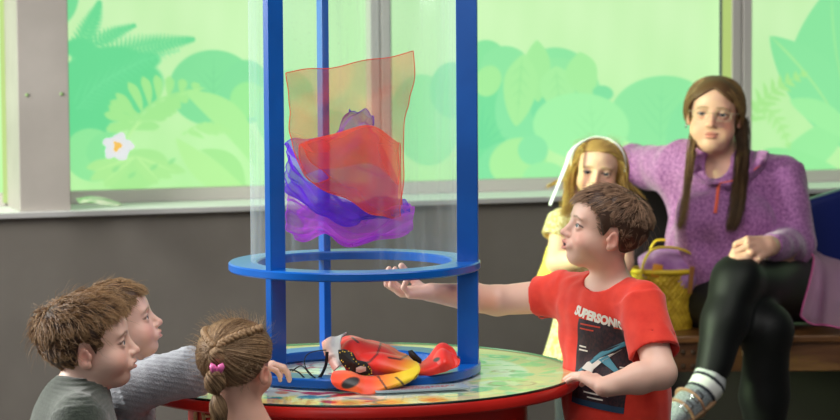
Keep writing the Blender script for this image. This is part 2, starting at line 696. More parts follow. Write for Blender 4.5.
    put(m_ell(X, Y, 603, 93, 10.5, 7.5, 10), (122, 220, 155))
    put(m_ell(X, Y, 660, 112, 50, 36, -8), (138, 227, 156)); veins(660, 145, 662, 80, 4, 40, (124, 220, 150), .5)
    put(m_ell(X, Y, 700, 140, 34, 46), (130, 224, 156))
    put(m_ell(X, Y, 581, 126, 48, 33, 4), (157, 237, 163)); veins(595, 158, 590, 96, 4, 32, (145, 230, 155), .6)
    put(m_ell(X, Y, 500, 172, 24, 32, 25), (120, 220, 155))
    put(m_ell(X, Y, 518, 162, 29, 24, -15), (165, 233, 152)); put(m_ell(X, Y, 533, 150, 15, 15), (132, 225, 160))
    put(m_ell(X, Y, 545, 178, 22, 16), (150, 232, 158))
    # ---- right window
    put(m_leaf(X, Y, 870, 150, 832, -14, 46, -18), (132, 225, 154))
    put(m_leaf(X, Y, 850, 150, 770, 36, 27, 8, 1.5, .5), (134, 226, 155)); put(m_rib(X, Y, 770, 36, 850, 145, 1.2, -7), (180, 236, 150), .7)
    put(m_rib(X, Y, 832, -6, 862, 140, 1.0, 8), (170, 236, 150), .6)
    put(m_leaf(X, Y, 770, 175, 850, 112, 18, 6), (150, 233, 155)); put(m_leaf(X, Y, 764, 150, 850, 178, 16, 6), (146, 231, 152))
    put(m_leaf(X, Y, 790, 100, 856, 142, 12, -5), (156, 236, 158))
    frond([(748, 126), (762, 102), (784, 84), (808, 72)], 9, 20, 2.2, (166, 230, 140), (-1, 1), .55)
    frond([(750, 100), (768, 110), (782, 128), (790, 150)], 7, 15, 2.0, (168, 232, 142), (-1, 1), .55, .8)
    # clamp the print colours
    return np.clip(C, 0, 255)


def pane(name, px0, px1, paint=True, flat=None, z0=None, v=VF):
    u0 = px0 if isinstance(px0, float) else wu(px0, 150, v)
    u1 = px1 if isinstance(px1, float) else wu(px1, 150, v)
    z0 = zfilm - .03 if z0 is None else z0
    fine = paint
    nu = int((u1 - u0) / (.0045 if fine else .1)) + 2; nv = int((1.75 - z0) / (.0045 if fine else .1)) + 2
    us = np.linspace(u0, u1, nu); zs = np.concatenate([np.linspace(z0, 1.75, nv), [ZT]])
    U, Z = np.meshgrid(us, zs, indexing='ij')
    V = np.stack([W0[0] + E[0] * U + N[0] * v, W0[1] + E[1] * U + N[1] * v, Z], -1).reshape(-1, 3)
    if paint:
        X, Y = proj(V)
        c = lin_np(film_paint(X, Y))
    else:
        c = np.tile(A(flat), (len(V), 1))
    return mesh_np(name, V, grid_faces(nu, len(zs))[:, ::-1].copy(), film_m, None, False, c, origin=wl(u0, v, z0))


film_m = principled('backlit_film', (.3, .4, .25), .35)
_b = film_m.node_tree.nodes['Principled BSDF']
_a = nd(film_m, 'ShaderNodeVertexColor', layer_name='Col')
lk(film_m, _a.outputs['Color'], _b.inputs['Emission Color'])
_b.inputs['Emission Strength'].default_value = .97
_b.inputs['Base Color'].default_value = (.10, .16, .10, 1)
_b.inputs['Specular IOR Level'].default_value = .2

lit_jamb_c = lin(176, 198, 108)


def window(idx, px0, px1, strip_left=None, strip_right=None):
    w = tag(pane('window_%d' % idx, px0, px1), kind='structure')
    u0 = px0 if isinstance(px0, float) else wu(px0, 150, VF); u1 = px1 if isinstance(px1, float) else wu(px1, 150, VF)
    m = MB(); wbox(m, u0, u1, VF + .05, VF - .03, ZS, zfilm, .004)
    m.build('window_frame', frame_m, w, smooth=False)
    return w


def mull(idx, px0, px1, v0=VF + .06):
    u0, u1 = wu(px0, 100, v0), wu(px1, 100, v0)
    m = MB(); um = (u0 + u1) / 2
    wbox(m, u0, um - .004, v0, VF - .04, ZS, ZT, .003); wbox(m, um - .004, um + .004, v0 - .012, VF - .04, ZS, ZT); wbox(m, um + .004, u1, v0, VF - .04, ZS, ZT, .003)
    return tag(m.build('trim_%d' % idx, frame_m, smooth=False), kind='structure')


window(1, -6.9, 3)
window(2, 66, 371)
window(3, 392, 719)
window(4, 748, 6.9)
mull(2, 371, 391)
mull(3, 732, 752)
# yellow-green emission painted in for window-lit jambs beside the column and the mullion
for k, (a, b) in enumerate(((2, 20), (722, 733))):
    p_ = pane('trim_%d' % (4 + k), a, b, False, lit_jamb_c, zfilm - .02 if k else wray(10, 203, VF + .06)[2], VF + .055)
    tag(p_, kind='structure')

# ------------------------------------------------------------------ light
wd = bpy.data.worlds.new('world'); SC.world = wd; wd.use_nodes = True
wd.node_tree.nodes['Background'].inputs['Color'].default_value = (.86, .93, 1.0, 1)
wd.node_tree.nodes['Background'].inputs['Strength'].default_value = .09


def area(name, loc, target, size, power, col=(1, 1, 1), sizey=None, spread=180):
    l = bpy.data.lights.new(name, 'AREA'); l.energy = power; l.color = col; l.spread = math.radians(spread)
    l.shape = 'RECTANGLE'; l.size = size; l.size_y = sizey or size
    o = bpy.data.objects.new(name, l); COL.objects.link(o); o.location = loc
    o.rotation_euler = (Vector(target) - Vector(loc)).to_track_quat('-Z', 'Y').to_euler()
    return o


area('side_window_light', (-3.9, 6.1, 2.5), (0.1, 5.6, 1.0), 2.2, 330, (1, .98, .94), 1.8)
area('ceiling_fill_light', (0.5, 4.5, 3.7), (0.2, 6.0, 0), 3.0, 96, (1, .97, .93), 2.5)  # unseen overhead fill added to lift the room
area('front_fill_light', (-1.5, -2.5, 2.8), (0, 6, .8), 3.5, 58, (.97, .98, 1), 2.0)  # added fill from the camera side, no window known there
area('rear_side_green_light', (-3.6, 6.7, 1.7), (0.95, 8.1, .75), .8, 10, (.62, 1, .40), .8, 34)  # unseen green source, beam narrowed on to the woman to tint her
# ================================================================== wind tube and table
SCL = 1.12
TZ = P(367, 405, 5.116)[2]
TC = A([-.1456, 5.6, TZ]); TR = .4928
red_m = principled('red_paint', lin(200, 30, 22), .32)
noise_color(red_m, lin(186, 24, 18), lin(212, 36, 26), 6, 5, bump=.05)
redtop_m = principled('red_laminate', lin(214, 40, 30), .25)
tab = empty('activity_table', (TC[0], TC[1], 0))
tag(tab, 'round red play table with a printed map under its top, carrying the clear wind tube', 'table')
m = MB(); m.lathe([(.0, -.03), (TR - .006, -.03), (TR - .001, -.026), (TR, -.022), (TR, -.010), (TR - .003, -.005), (0, -.005)], TC, 128, False)
m.build('tabletop', red_m, tab, autosmooth=.6)

# printed artwork, right side tinted for the window's reflection: colours as vertex data on a fine disc
mapm = principled('printed_map', (1, 1, 1), .55)
attr_color(mapm)


def map_art(x, y):
    C = np.empty((len(x), 3)); C[:] = (236, 238, 222)
    r = np.hypot(x, y); a = np.arctan2(y, x)
    def put(m, c, o=1.):
        nonlocal C
        m = (np.clip(m, 0, 1) * o)[:, None]; C = C * (1 - m) + A(c, float) * m
    g = np.random.default_rng(5)
    put(sstep(-(r - .38), .01), (240, 205, 130), .8)
    put(sstep(-(r - .478), .006), (206, 36, 28))
    pal = [(208, 34, 26), (240, 146, 26), (24, 150, 132), (96, 176, 66), (244, 214, 80), (226, 86, 40), (50, 140, 170), (250, 250, 240), (176, 26, 48), (200, 30, 30)]
    for i in range(460):
        rr = .475 * math.sqrt(g.uniform()); th = g.uniform(0, 6.283)
        cx, cy = rr * math.cos(th), rr * math.sin(th)
        s = g.uniform(.010, .036); an = g.uniform(0, 180); q = g.uniform(.25, 1)
        right = cx > .1
        c = pal[g.integers(0, len(pal))] if not right else [(190, 225, 130), (240, 240, 190), (160, 215, 140), (250, 235, 150), (140, 205, 150)][g.integers(0, 5)]  # pale yellow-green shapes on the right paint in the reflected window
        if g.uniform() < .5: mm = m_ell(x, y, cx, cy, s, s * q, an, .002)
        else: mm = m_leaf(x, y, cx, cy, cx + s * 2.4 * math.cos(an), cy + s * 2.4 * math.sin(an), s * .4 * q, s * .3, .002)
        put(mm * sstep(r - .476, .004), c)
    for i in range(26):      # road loops and map outlines
        rr = g.uniform(.1, .4); th = g.uniform(0, 6.28); cx, cy = rr * math.cos(th), rr * math.sin(th); s = g.uniform(.02, .06)
        d = np.abs(np.hypot((x - cx), (y - cy) * g.uniform(.6, 1.4)) - s)
        put(sstep(d - .0022, .002), [(255, 255, 250), (60, 150, 140), (180, 40, 40)][i % 3], .9)
    # fruit slices printed along the front
    for k in range(7):
        cx = -.34 + .085 * k; cy = -math.sqrt(max(.03, .43 ** 2 - cx * cx))
        put(m_ell(x, y, cx, cy, .030, .030, 0, .002), (245, 170, 40)); put(m_ell(x, y, cx, cy, .024, .024, 0, .002), (250, 215, 120))
        for j in range(4): put(m_ell(x, y, cx + .012 * math.cos(j * 1.57), cy + .012 * math.sin(j * 1.57), .007, .009, 0, .002), (240, 130, 30))
    return C


nr, na = 100, 330
rs = np.linspace(0.001, TR - .008, nr); as_ = np.linspace(0, 2 * math.pi, na)
Rg, Ag = np.meshgrid(rs, as_, indexing='ij')
x, y = (Rg * np.cos(Ag)).ravel(), (Rg * np.sin(Ag)).ravel()
V = np.stack([TC[0] + x, TC[1] + y, np.full(len(x), TZ - .0045)], 1)
mesh_np('printed_map', V, grid_faces(nr, na), mapm, tab, True, lin_np(map_art(x, y)))
glass_m = bpy.data.materials.new('table_glass'); glass_m.use_nodes = True
t = glass_m.node_tree; t.nodes.clear()
o_ = t.nodes.new('ShaderNodeOutputMaterial'); mx = t.nodes.new('ShaderNodeMixShader'); fr = t.nodes.new('ShaderNodeFresnel')
tr = t.nodes.new('ShaderNodeBsdfTransparent'); gl = t.nodes.new('ShaderNodeBsdfGlossy'); fr.inputs['IOR'].default_value = 1.2
gl.inputs['Roughness'].default_value = .11; tr.inputs['Color'].default_value = (.94, .98, .95, 1)
fm_ = t.nodes.new('ShaderNodeMath'); fm_.operation = 'MULTIPLY'; fm_.inputs[1].default_value = .45; t.links.new(fr.outputs[0], fm_.inputs[0]); t.links.new(fm_.outputs[0], mx.inputs[0]); t.links.new(tr.outputs[0], mx.inputs[1]); t.links.new(gl.outputs[0], mx.inputs[2]); t.links.new(mx.outputs[0], o_.inputs[0])
m = MB(); m.lathe([(0.0005, 0), (TR - .008, 0)], TC, 128, False); m.build('glass_sheet', glass_m, tab)
edge_m = principled('glass_edge', lin(22, 44, 36), .2)
m = MB(); m.lathe([(TR - .008, 0), (TR - .0055, -.001), (TR - .0055, -.005), (TR - .008, -.005)], TC, 128); m.build('glass_edge', edge_m, tab)
PC = A([P(358, 400, TC[1])[0], TC[1], 0])
m = MB(); m.lathe([(.372, TZ - .031), (.376, .06), (.376, .0)], PC, 96, False); ped = m.build('pedestal', red_m, tab)
# painted letters on the pedestal (only their tops show)
let_m = principled('letter_paint', lin(226, 214, 150), .5)
def arc_letter(px, py, w, hh, kind):
    c = P(px, py, 5.386)
    ang = []
    m = MB()
    pts = []
    for i in range(25):
        a = 2 * math.pi * i / 24
        pts.append((c[0] + w * math.cos(a), c[2] + hh * math.sin(a)))
    if kind == 'z': pts = [(c[0] - w, c[2] + hh), (c[0] + w, c[2] + hh), (c[0] - w, c[2] - hh), (c[0] + w, c[2] - hh)]
    P3 = []
    for (x_, z_) in pts:
        yy = PC[1] - math.sqrt(.3765 ** 2 - (x_ - PC[0]) ** 2)
        P3.append((x_, yy - .0005, z_))
    m.tube(P3, .0045, 6)
    return m.build('lettering', let_m, ped)
arc_letter(198, 421, .011, .021, 'o'); arc_letter(210, 423, .008, .014, 'z')

# ---- tube with its rings and posts
blue_m = principled('blue_paint', lin(2, 88, 178), .28)
noise_color(blue_m, lin(0, 82, 168), lin(4, 94, 188), 5, 4, bump=.03)
AC = A([P(354.5, 262, 5.6)[0], 5.6, 0])
wt = empty('wind_tube', (AC[0], AC[1], TZ))
tag(wt, 'tall clear wind tube in a blue ring and post frame on the round red table', 'wind tube')
ZB = P(354.5, 379.5, 5.33)[2]; RO = .2755
ZM = P(354.5, 260.2, 5.6)[2]
def ringprof(ri, z0, z1, ro=RO, b=.003): return [(ri, z0), (ro - b, z0), (ro, z0 + b), (ro, z1 - b), (ro - b, z1), (ri + b, z1), (ri, z1 - b)]
m = MB(); m.lathe(ringprof(.205, TZ + .0005, ZB), (AC[0], AC[1], 0), 160); m.build('base_ring', blue_m, wt, autosmooth=.5)
m = MB(); m.lathe(ringprof(.212, ZM - .019, ZM), (AC[0], AC[1], 0), 160); m.build('support_ring', blue_m, wt, autosmooth=.5)
m = MB(); m.lathe(ringprof(.212, 1.95, 1.97), (AC[0], AC[1], 0), 160); m.build('top_ring', blue_m, wt, autosmooth=.5)
for ang in (-130.3, -8.9, 107.2):
    a = math.radians(ang); R_ = rotz(a)
    c = A([AC[0] + .2505 * math.cos(a), AC[1] + .2505 * math.sin(a), 0])
    m = MB(); m.box(c + A([0, 0, (ZB + 1.96) / 2]), (.0455, .0165, 1.96 - ZB + .002), R_, .0015)
    m.build('post', blue_m, wt, smooth=False)
acr = bpy.data.materials.new('clear_acrylic'); acr.use_nodes = True
t = acr.node_tree; t.nodes.clear(); NN = t.nodes.new
o_ = NN('ShaderNodeOutputMaterial'); m1 = NN('ShaderNodeMixShader'); m2 = NN('ShaderNodeMixShader'); m3 = NN('ShaderNodeMixShader')
tr = NN('ShaderNodeBsdfTransparent'); gl = NN('ShaderNodeBsdfGlossy'); df = NN('ShaderNodeBsdfDiffuse'); tl = NN('ShaderNodeBsdfTranslucent')
tr.inputs['Color'].default_value = (.95, .99, .99, 1); gl.inputs['Roughness'].default_value = .10
df.inputs['Color'].default_value = (.78, .9, .92, 1); tl.inputs['Color'].default_value = (.8, .93, .93, 1)
lw = NN('ShaderNodeLayerWeight'); lw.inputs['Blend'].default_value = .22
tc = NN('ShaderNodeTexCoord'); mp = NN('ShaderNodeMapping'); mp.inputs['Scale'].default_value = (26, 26, 1.6)
n1 = NN('ShaderNodeTexNoise'); n1.inputs['Scale'].default_value = 1.0; n1.inputs['Detail'].default_value = 6
n2 = NN('ShaderNodeTexNoise'); n2.inputs['Scale'].default_value = 160; n2.inputs['Detail'].default_value = 3
r1 = NN('ShaderNodeMapRange'); r1.inputs[1].default_value = .5; r1.inputs[2].default_value = .75; r1.inputs[3].default_value = .03; r1.inputs[4].default_value = .20
r2 = NN('ShaderNodeMapRange'); r2.inputs[1].default_value = .62; r2.inputs[2].default_value = .72; r2.inputs[3].default_value = 0; r2.inputs[4].default_value = .06
ad = NN('ShaderNodeMath'); ad.operation = 'ADD'; ad2 = NN('ShaderNodeMath'); ad2.operation = 'MULTIPLY_ADD'; ad2.inputs[1].default_value = .22
L_ = t.links.new
L_(tc.outputs['Object'], mp.inputs[0]); L_(mp.outputs[0], n1.inputs[0]); L_(tc.outputs['Object'], n2.inputs[0])
L_(n1.outputs[0], r1.inputs[0]); L_(n2.outputs[0], r2.inputs[0]); L_(r1.outputs[0], ad.inputs[0]); L_(r2.outputs[0], ad.inputs[1])
L_(lw.outputs['Facing'], ad2.inputs[0]); L_(ad.outputs[0], ad2.inputs[2])
m1.inputs[0].default_value = .6
L_(df.outputs[0], m1.inputs[1]); L_(tl.outputs[0], m1.inputs[2])
L_(ad2.outputs[0], m2.inputs[0]); L_(tr.outputs[0], m2.inputs[1]); L_(m1.outputs[0], m2.inputs[2])
m3.inputs[0].default_value = .02
L_(m2.outputs[0], m3.inputs[1]); L_(gl.outputs[0], m3.inputs[2]); L_(m3.outputs[0], o_.inputs[0])
m = MB(); m.lathe([(.2265, ZM + .001), (.2265, 1.95)], (AC[0], AC[1], 0), 160, False); m.build('clear_tube', acr, wt)


# ------------------------------------------------------------------ sheer scarves afloat in the tube
def sheer(name, c1, c2, dens, edge=.35):
    m = bpy.data.materials.new(name); m.use_nodes = True
    t = m.node_tree; t.nodes.clear(); NN = t.nodes.new; L = t.links.new
    o = NN('ShaderNodeOutputMaterial'); mx = NN('ShaderNodeMixShader'); md = NN('ShaderNodeMixShader')
    tr = NN('ShaderNodeBsdfTransparent'); df = NN('ShaderNodeBsdfDiffuse'); tl = NN('ShaderNodeBsdfTranslucent')
    df.inputs['Color'].default_value = (*c1, 1); tl.inputs['Color'].default_value = (*c1, 1); tr.inputs['Color'].default_value = (*c2, 1)
    md.inputs[0].default_value = .6
    lw = NN('ShaderNodeLayerWeight'); lw.inputs['Blend'].default_value = .35
    ma = NN('ShaderNodeMath'); ma.operation = 'MULTIPLY_ADD'; ma.inputs[1].default_value = edge; ma.inputs[2].default_value = dens; ma.use_clamp = True
    L(lw.outputs['Facing'], ma.inputs[0]); L(df.outputs[0], md.inputs[1]); L(tl.outputs[0], md.inputs[2])
    L(ma.outputs[0], mx.inputs[0]); L(tr.outputs[0], mx.inputs[1]); L(md.outputs[0], mx.inputs[2]); L(mx.outputs[0], o.inputs[0])
    return m


def cloth(name, ctrl, mat, nu=60, nv=60, fold=0, freq=30, seed=1, thick=0, parent=None, hem=None, hem_m=None, hem_r=.0010, ripple=None):
    """ctrl rows of (px,py,Y)"""
    c = [[P(*q) for q in row] for row in ctrl]
    S = surf_net(c, nu, nv)
    if fold:
        du = np.gradient(S, axis=0); dv = np.gradient(S, axis=1)
        n = nrm(np.cross(du, dv))
        S = S + n * sines(seed, fold, freq)(S.reshape(-1, 3)).reshape(nu, nv, 1)
    if ripple:
        U_, V_ = np.meshgrid(np.linspace(0, 1, nu), np.linspace(0, 1, nv), indexing='ij')
        du = np.gradient(S, axis=0); dv = np.gradient(S, axis=1); n = nrm(np.cross(du, dv))
        S = S + n * (ripple[0] * np.sin(U_ * ripple[1] + 2.2 * np.sin(V_ * 4 + seed)) * (.4 + .6 * np.sin(V_ * 5.3 + 1) ** 2))[..., None]
        S[..., 2] += ripple[0] * .6 * np.sin(V_ * ripple[1] * .35 + U_ * 5)
    org = S.reshape(-1, 3).mean(0); org[2] = S[..., 2].min()
    V, F = S.reshape(-1, 3), grid_faces(nu, nv)
    o = mesh_np(name, V, F, mat, parent, True, origin=org)
    if thick:
        md = o.modifiers.new('thickness', 'SOLIDIFY'); md.thickness = thick; md.offset = 0
    if hem:
        mb = MB()
        for side in hem:
            pts = {'top': S[0], 'bottom': S[-1], 'left': S[:, 0], 'right': S[:, -1]}[side]
            mb.tube(pts[::2], hem_r, 5)
        h = mb.build('hem', hem_m or mat, o)
    return o, S


red_sheer = sheer('red_organza', lin(255, 88, 60), (1, .84, .76), .30, .40)
red_hem = sheer('red_organza_hem', lin(250, 88, 60), (1, .6, .5), .7)
pur_sheer = sheer('violet_organza', lin(124, 52, 240), (.84, .76, 1), .46, .42)
pink_sheer = sheer('orchid_organza', lin(216, 100, 246), (.98, .80, 1), .42, .38)
Yc = 5.56
o, _ = cloth('scarf', [
    [(286, 73, 5.60), (318, 68, 5.56), (352, 64, 5.57), (386, 57, 5.55), (413, 52, 5.58)],
    [(288, 92, 5.58), (318, 90, 5.57), (352, 88, 5.60), (384, 86, 5.57), (415, 78, 5.56)],
    [(290, 112, 5.57), (320, 112, 5.60), (352, 110, 5.58), (382, 108, 5.60), (410, 100, 5.57)],
    [(289, 132, 5.53), (318, 134, 5.56), (350, 134, 5.56), (380, 130, 5.57), (405, 120, 5.58)],
    [(293, 150, 5.50), (315, 156, 5.50), (348, 160, 5.50), (378, 160, 5.52), (404, 148, 5.56)],
    [(302, 168, 5.49), (322, 176, 5.47), (350, 186, 5.46), (378, 188, 5.49), (403, 176, 5.53)],
    [(318, 182, 5.51), (336, 196, 5.48), (358, 208, 5.47), (380, 212, 5.49), (400, 206, 5.52)],
    [(330, 176, 5.56), (344, 188, 5.54), (362, 200, 5.54), (384, 214, 5.54), (402, 220, 5.55)],
    [(312, 162, 5.59), (332, 152, 5.58), (358, 158, 5.58), (386, 168, 5.58), (401, 190, 5.59)],
    [(302, 146, 5.55), (326, 136, 5.54), (352, 126, 5.53), (376, 130, 5.54), (400, 142, 5.57)],
    [(300, 158, 5.51), (324, 150, 5.50), (350, 140, 5.48), (374, 143, 5.50), (398, 158, 5.54)],
    [(308, 174, 5.49), (326, 170, 5.47), (352, 164, 5.45), (376, 168, 5.47), (397, 186, 5.52)],
], red_sheer, 150, 90, .004, 38, 3, ripple=(.0035, 40), hem=('top', 'left', 'right'), hem_m=red_hem)
tag(o, 'sheer red-orange square scarf floating uppermost inside the clear tube', 'scarf')
o, _ = cloth('scarf', [
    [(352, 116, 5.57), (362, 113, 5.57), (368, 118, 5.57), (372, 124, 5.57)],
    [(326, 140, 5.62), (340, 128, 5.62), (362, 126, 5.62), (378, 140, 5.62)],
    [(290, 142, 5.62), (310, 156, 5.64), (350, 166, 5.66), (396, 178, 5.63)],
    [(287, 156, 5.55), (306, 176, 5.56), (346, 194, 5.57), (398, 206, 5.58)],
    [(286, 172, 5.52), (304, 194, 5.51), (342, 212, 5.51), (404, 214, 5.55)],
    [(287, 184, 5.53), (306, 206, 5.52), (344, 224, 5.52), (410, 212, 5.56)],
    [(291, 178, 5.58), (310, 196, 5.58), (348, 206, 5.59), (404, 200, 5.60)],
    [(289, 160, 5.56), (308, 180, 5.57), (346, 200, 5.57), (388, 204, 5.58)],
], pur_sheer, 150, 90, .008, 40, 8, ripple=(.007, 52), hem=('top', 'bottom', 'left', 'right'), hem_r=.001)
tag(o, 'sheer blue-violet scarf crumpled under the red scarf inside the clear tube', 'scarf')
o, _ = cloth('scarf', [
    [(288, 196, 5.60), (322, 198, 5.62), (362, 206, 5.62), (408, 202, 5.62)],
    [(287, 210, 5.55), (320, 214, 5.56), (360, 222, 5.56), (414, 206, 5.57)],
    [(287, 228, 5.52), (318, 228, 5.50), (356, 240, 5.50), (412, 220, 5.54)],
    [(298, 236, 5.54), (326, 234, 5.50), (360, 247, 5.50), (406, 226, 5.54)],
    [(304, 226, 5.58), (330, 222, 5.56), (366, 236, 5.55), (408, 218, 5.57)],
    [(296, 208, 5.60), (326, 206, 5.60), (366, 216, 5.58), (400, 208, 5.60)],
], pink_sheer, 130, 90, .008, 40, 21, ripple=(.007, 44), hem=('bottom', 'left', 'right'), hem_r=.001)
tag(o, 'sheer orchid-purple scarf lowest of the scarves inside the clear tube', 'scarf')

# ------------------------------------------------------------------ things lying on the table
gry = principled('grey_plastic', lin(150, 166, 178), .28)
pl = empty('placard', PZ(420, 391, TZ))
tag(pl, 'flat grey placard with a rounded end lying at the table front by the base ring', 'placard')
a0, a1 = PZ(372, 392, TZ), PZ(466, 387.5, TZ)
dx = nrm(a1 - a0); dyv = A([-dx[1], dx[0], 0])
L = np.linalg.norm(a1 - a0); hw = .030
out = [a0 + dx * (hw * .55 - hw * .55 * math.sin(t)) + dyv * hw * math.cos(t) for t in np.linspace(0, math.pi, 14)]
out += [a1 - dyv * hw, a1 + dyv * hw]
n = len(out); V = [(p[0], p[1], TZ + .001) for p in out] + [(p[0], p[1], TZ + .005) for p in out]
mesh_np('plate', V, [list(range(n))[::-1], [n + i for i in range(n)]] + [[i, (i + 1) % n, n + (i + 1) % n, n + i] for i in range(n)], gry, pl, False)
m = MB()
for q, (s0, s1) in enumerate(((.1, .55), (.15, .9), (.3, .8), (.2, .6))):
    c0, c1 = a0 + dx * L * s0, a0 + dx * L * s1; off = dyv * (hw * (.55 - .36 * q))
    for i in range(14):
        p0 = c0 + (c1 - c0) * i / 14 + off; p1 = c0 + (c1 - c0) * (i + .6) / 14 + off
        cc = (p0 + p1) / 2; m.box((cc[0], cc[1], TZ + .0053), (np.linalg.norm(p1 - p0), .0032, .0006), np.stack([dx, dyv, A([0, 0, 1.])], 1))
m.build('printed_line', principled('placard_print', lin(196, 70, 84), .5), pl, smooth=False)

wing_m = principled('wing_satin', (1, 1, 1), .42, Sheen_Weight=.2)
attr_color(wing_m)
black_m = principled('black_felt', lin(22, 20, 22), .6)


def wing(ctrl, paint, name, parent, nu=70, nv=70, fold=.002, freq=45, seed=3):
    c = [[P(*q) for q in row] for row in ctrl]
    S = surf_net(c, nu, nv)
    du = np.gradient(S, axis=0); dv = np.gradient(S, axis=1)
    n_ = nrm(np.cross(du, dv)); X_ = S.reshape(-1, 3); q_ = sines(seed + 5, 1.0, 38, 3)(X_)
    S = S + n_ * (sines(seed, fold, freq)(X_) + fold * 2.6 * (np.abs(np.sin(q_ * 1.9)) - .6)).reshape(nu, nv, 1)
    Uu, Vv = np.meshgrid(np.linspace(0, 1, nu), np.linspace(0, 1, nv), indexing='ij')
    o = mesh_np(name, S.reshape(-1, 3), grid_faces(nu, nv), wing_m, parent, True, lin_np(paint(Uu.ravel(), Vv.ravel(), S.reshape(-1, 3))))
    md = o.modifiers.new('thickness', 'SOLIDIFY'); md.thickness = .003; md.offset = 0
    return o


cw = empty('costume_wings', PZ(385, 375, ZB))
tag(cw, 'crumpled red and yellow dress-up wings with black spots heaped on the blue base ring', 'costume')
RED, YEL, ORA, BLK = A([236, 40, 24.]), A([244, 212, 30.]), A([242, 110, 24.]), A([26, 18, 18.])


def mixc(a, b, t): return a + (b - a) * np.clip(t, 0, 1)[:, None]


def line_px(S, pts, w):
    X, Y = proj(S); d = np.full(len(S), 99.)
    for (x0, y0), (x1, y1) in zip(pts[:-1], pts[1:]):
        L2 = (x1 - x0) ** 2 + (y1 - y0) ** 2
        t = np.clip(((X - x0) * (x1 - x0) + (Y - y0) * (y1 - y0)) / L2, 0, 1)
        d = np.minimum(d, np.hypot(X - x0 - t * (x1 - x0), Y - y0 - t * (y1 - y0)))
    return sstep(d - w, .8)


def paint_main(u, v, S):
    X, Y = proj(S)
    C = mixc(np.tile(RED, (len(u), 1)), ORA, (X - 385) / 22 + (Y - 352) / 40)
    C = mixc(C, YEL, (X - 398) / 18 + (Y - 366) / 30)
    for pts in ([(381, 343), (377, 355), (370, 362), (362, 364)], [(388, 358), (400, 360), (410, 354)], [(352, 338), (358, 343)]):
        C = mixc(C, BLK, line_px(S, pts, .7))
    return C


wing([[(334, 343, 5.50), (350, 337, 5.50), (372, 341, 5.52), (392, 349, 5.50), (408, 355, 5.46)],
      [(336, 347, 5.44), (352, 340, 5.42), (374, 343, 5.44), (396, 352, 5.43), (416, 362, 5.40)],
      [(340, 356, 5.40), (354, 350, 5.38), (376, 352, 5.38), (398, 360, 5.38), (420, 369, 5.36)],
      [(346, 368, 5.38), (358, 364, 5.36), (378, 365, 5.345), (398, 370, 5.345), (418, 375, 5.345)],
      [(352, 376, 5.39), (362, 376, 5.37), (380, 376, 5.35), (398, 377, 5.36), (412, 380, 5.37)]], paint_main, 'upper_wing', cw)


def paint_low(u, v, S):
    X, Y = proj(S)
    C = mixc(np.tile(A([240, 66, 24.]), (len(u), 1)), YEL, (X - 370) / 34)
    C = mixc(C, A([246, 150, 30.]), np.clip(1 - np.abs(X - 352) / 14, 0, 1) * .4)
    C = mixc(C, BLK, m_ell(X, Y, 350.5, 383, 9, 4.8, -18, 1))
    for pts in ([(378, 377), (386, 388)], [(396, 378), (403, 384)]): C = mixc(C, BLK, line_px(S, pts, .7))
    return C


wing([[(334, 372, 5.33), (350, 371, 5.33), (372, 376, 5.33), (396, 374, 5.33), (419, 366, 5.36)],
      [(332, 376, 5.31), (350, 376, 5.30), (374, 380, 5.30), (398, 379, 5.31), (418, 373, 5.34)],
      [(332, 382, 5.295), (350, 384, 5.28), (374, 387, 5.28), (396, 384, 5.29), (412, 379, 5.32)],
      [(340, 388, 5.29), (354, 392, 5.275), (370, 394.0, 5.27), (386, 390, 5.285), (400, 386, 5.31)]], paint_low, 'lower_wing', cw, fold=.0015)


def paint_right(u, v, S):
    X, Y = proj(S)
    C = mixc(np.tile(RED, (len(u), 1)), A([240, 90, 30.]), (428 - X) / 10)
    C = mixc(C, BLK, m_ell(X, Y, 437, 360, 3.2, 1.8, -25, 1)); C = mixc(C, BLK, m_ell(X, Y, 460, 357, 3.0, 2.5, 20, 1))
    return C


wing([[(414, 366, 5.42), (426, 359, 5.44), (440, 346, 5.46), (450, 349, 5.46), (458, 357, 5.44)],
      [(416, 370, 5.40), (428, 364, 5.40), (442, 353, 5.41), (452, 357, 5.42), (460, 360, 5.41)],
      [(418, 373, 5.385), (430, 369, 5.38), (444, 362, 5.38), (454, 364, 5.40), (459, 364, 5.40)],
      [(420, 376, 5.39), (430, 375.5, 5.38), (442, 373, 5.38), (452, 369, 5.39), (458, 367, 5.40)]], paint_right, 'side_wing', cw)


def paint_lining(u, v, S):
    return mixc(np.tile(A([205, 205, 202.]), (len(u), 1)), A([240, 150, 130.]), (.5 - v) * 2.2)


wing([[(323, 343, 5.44), (330, 338, 5.43), (337, 337, 5.43), (346, 331.5, 5.43)],
      [(323, 350, 5.40), (329, 347, 5.39), (336, 345, 5.39), (342, 336, 5.41)],
      [(327, 360, 5.37), (333, 357, 5.36), (339, 353, 5.36), (340, 346, 5.38)],
      [(334, 371, 5.35), (338, 367, 5.34), (342, 363, 5.35), (341, 355, 5.37)]], paint_lining, 'lining', cw, 40, 40)

# the mask: a black eye mask with yellow dots, elastic band looped beside it
mk = empty('eye_mask', PZ(350, 372, ZB))
tag(mk, 'black eye mask with tiny yellow dots lying on the red and yellow wings', 'mask')


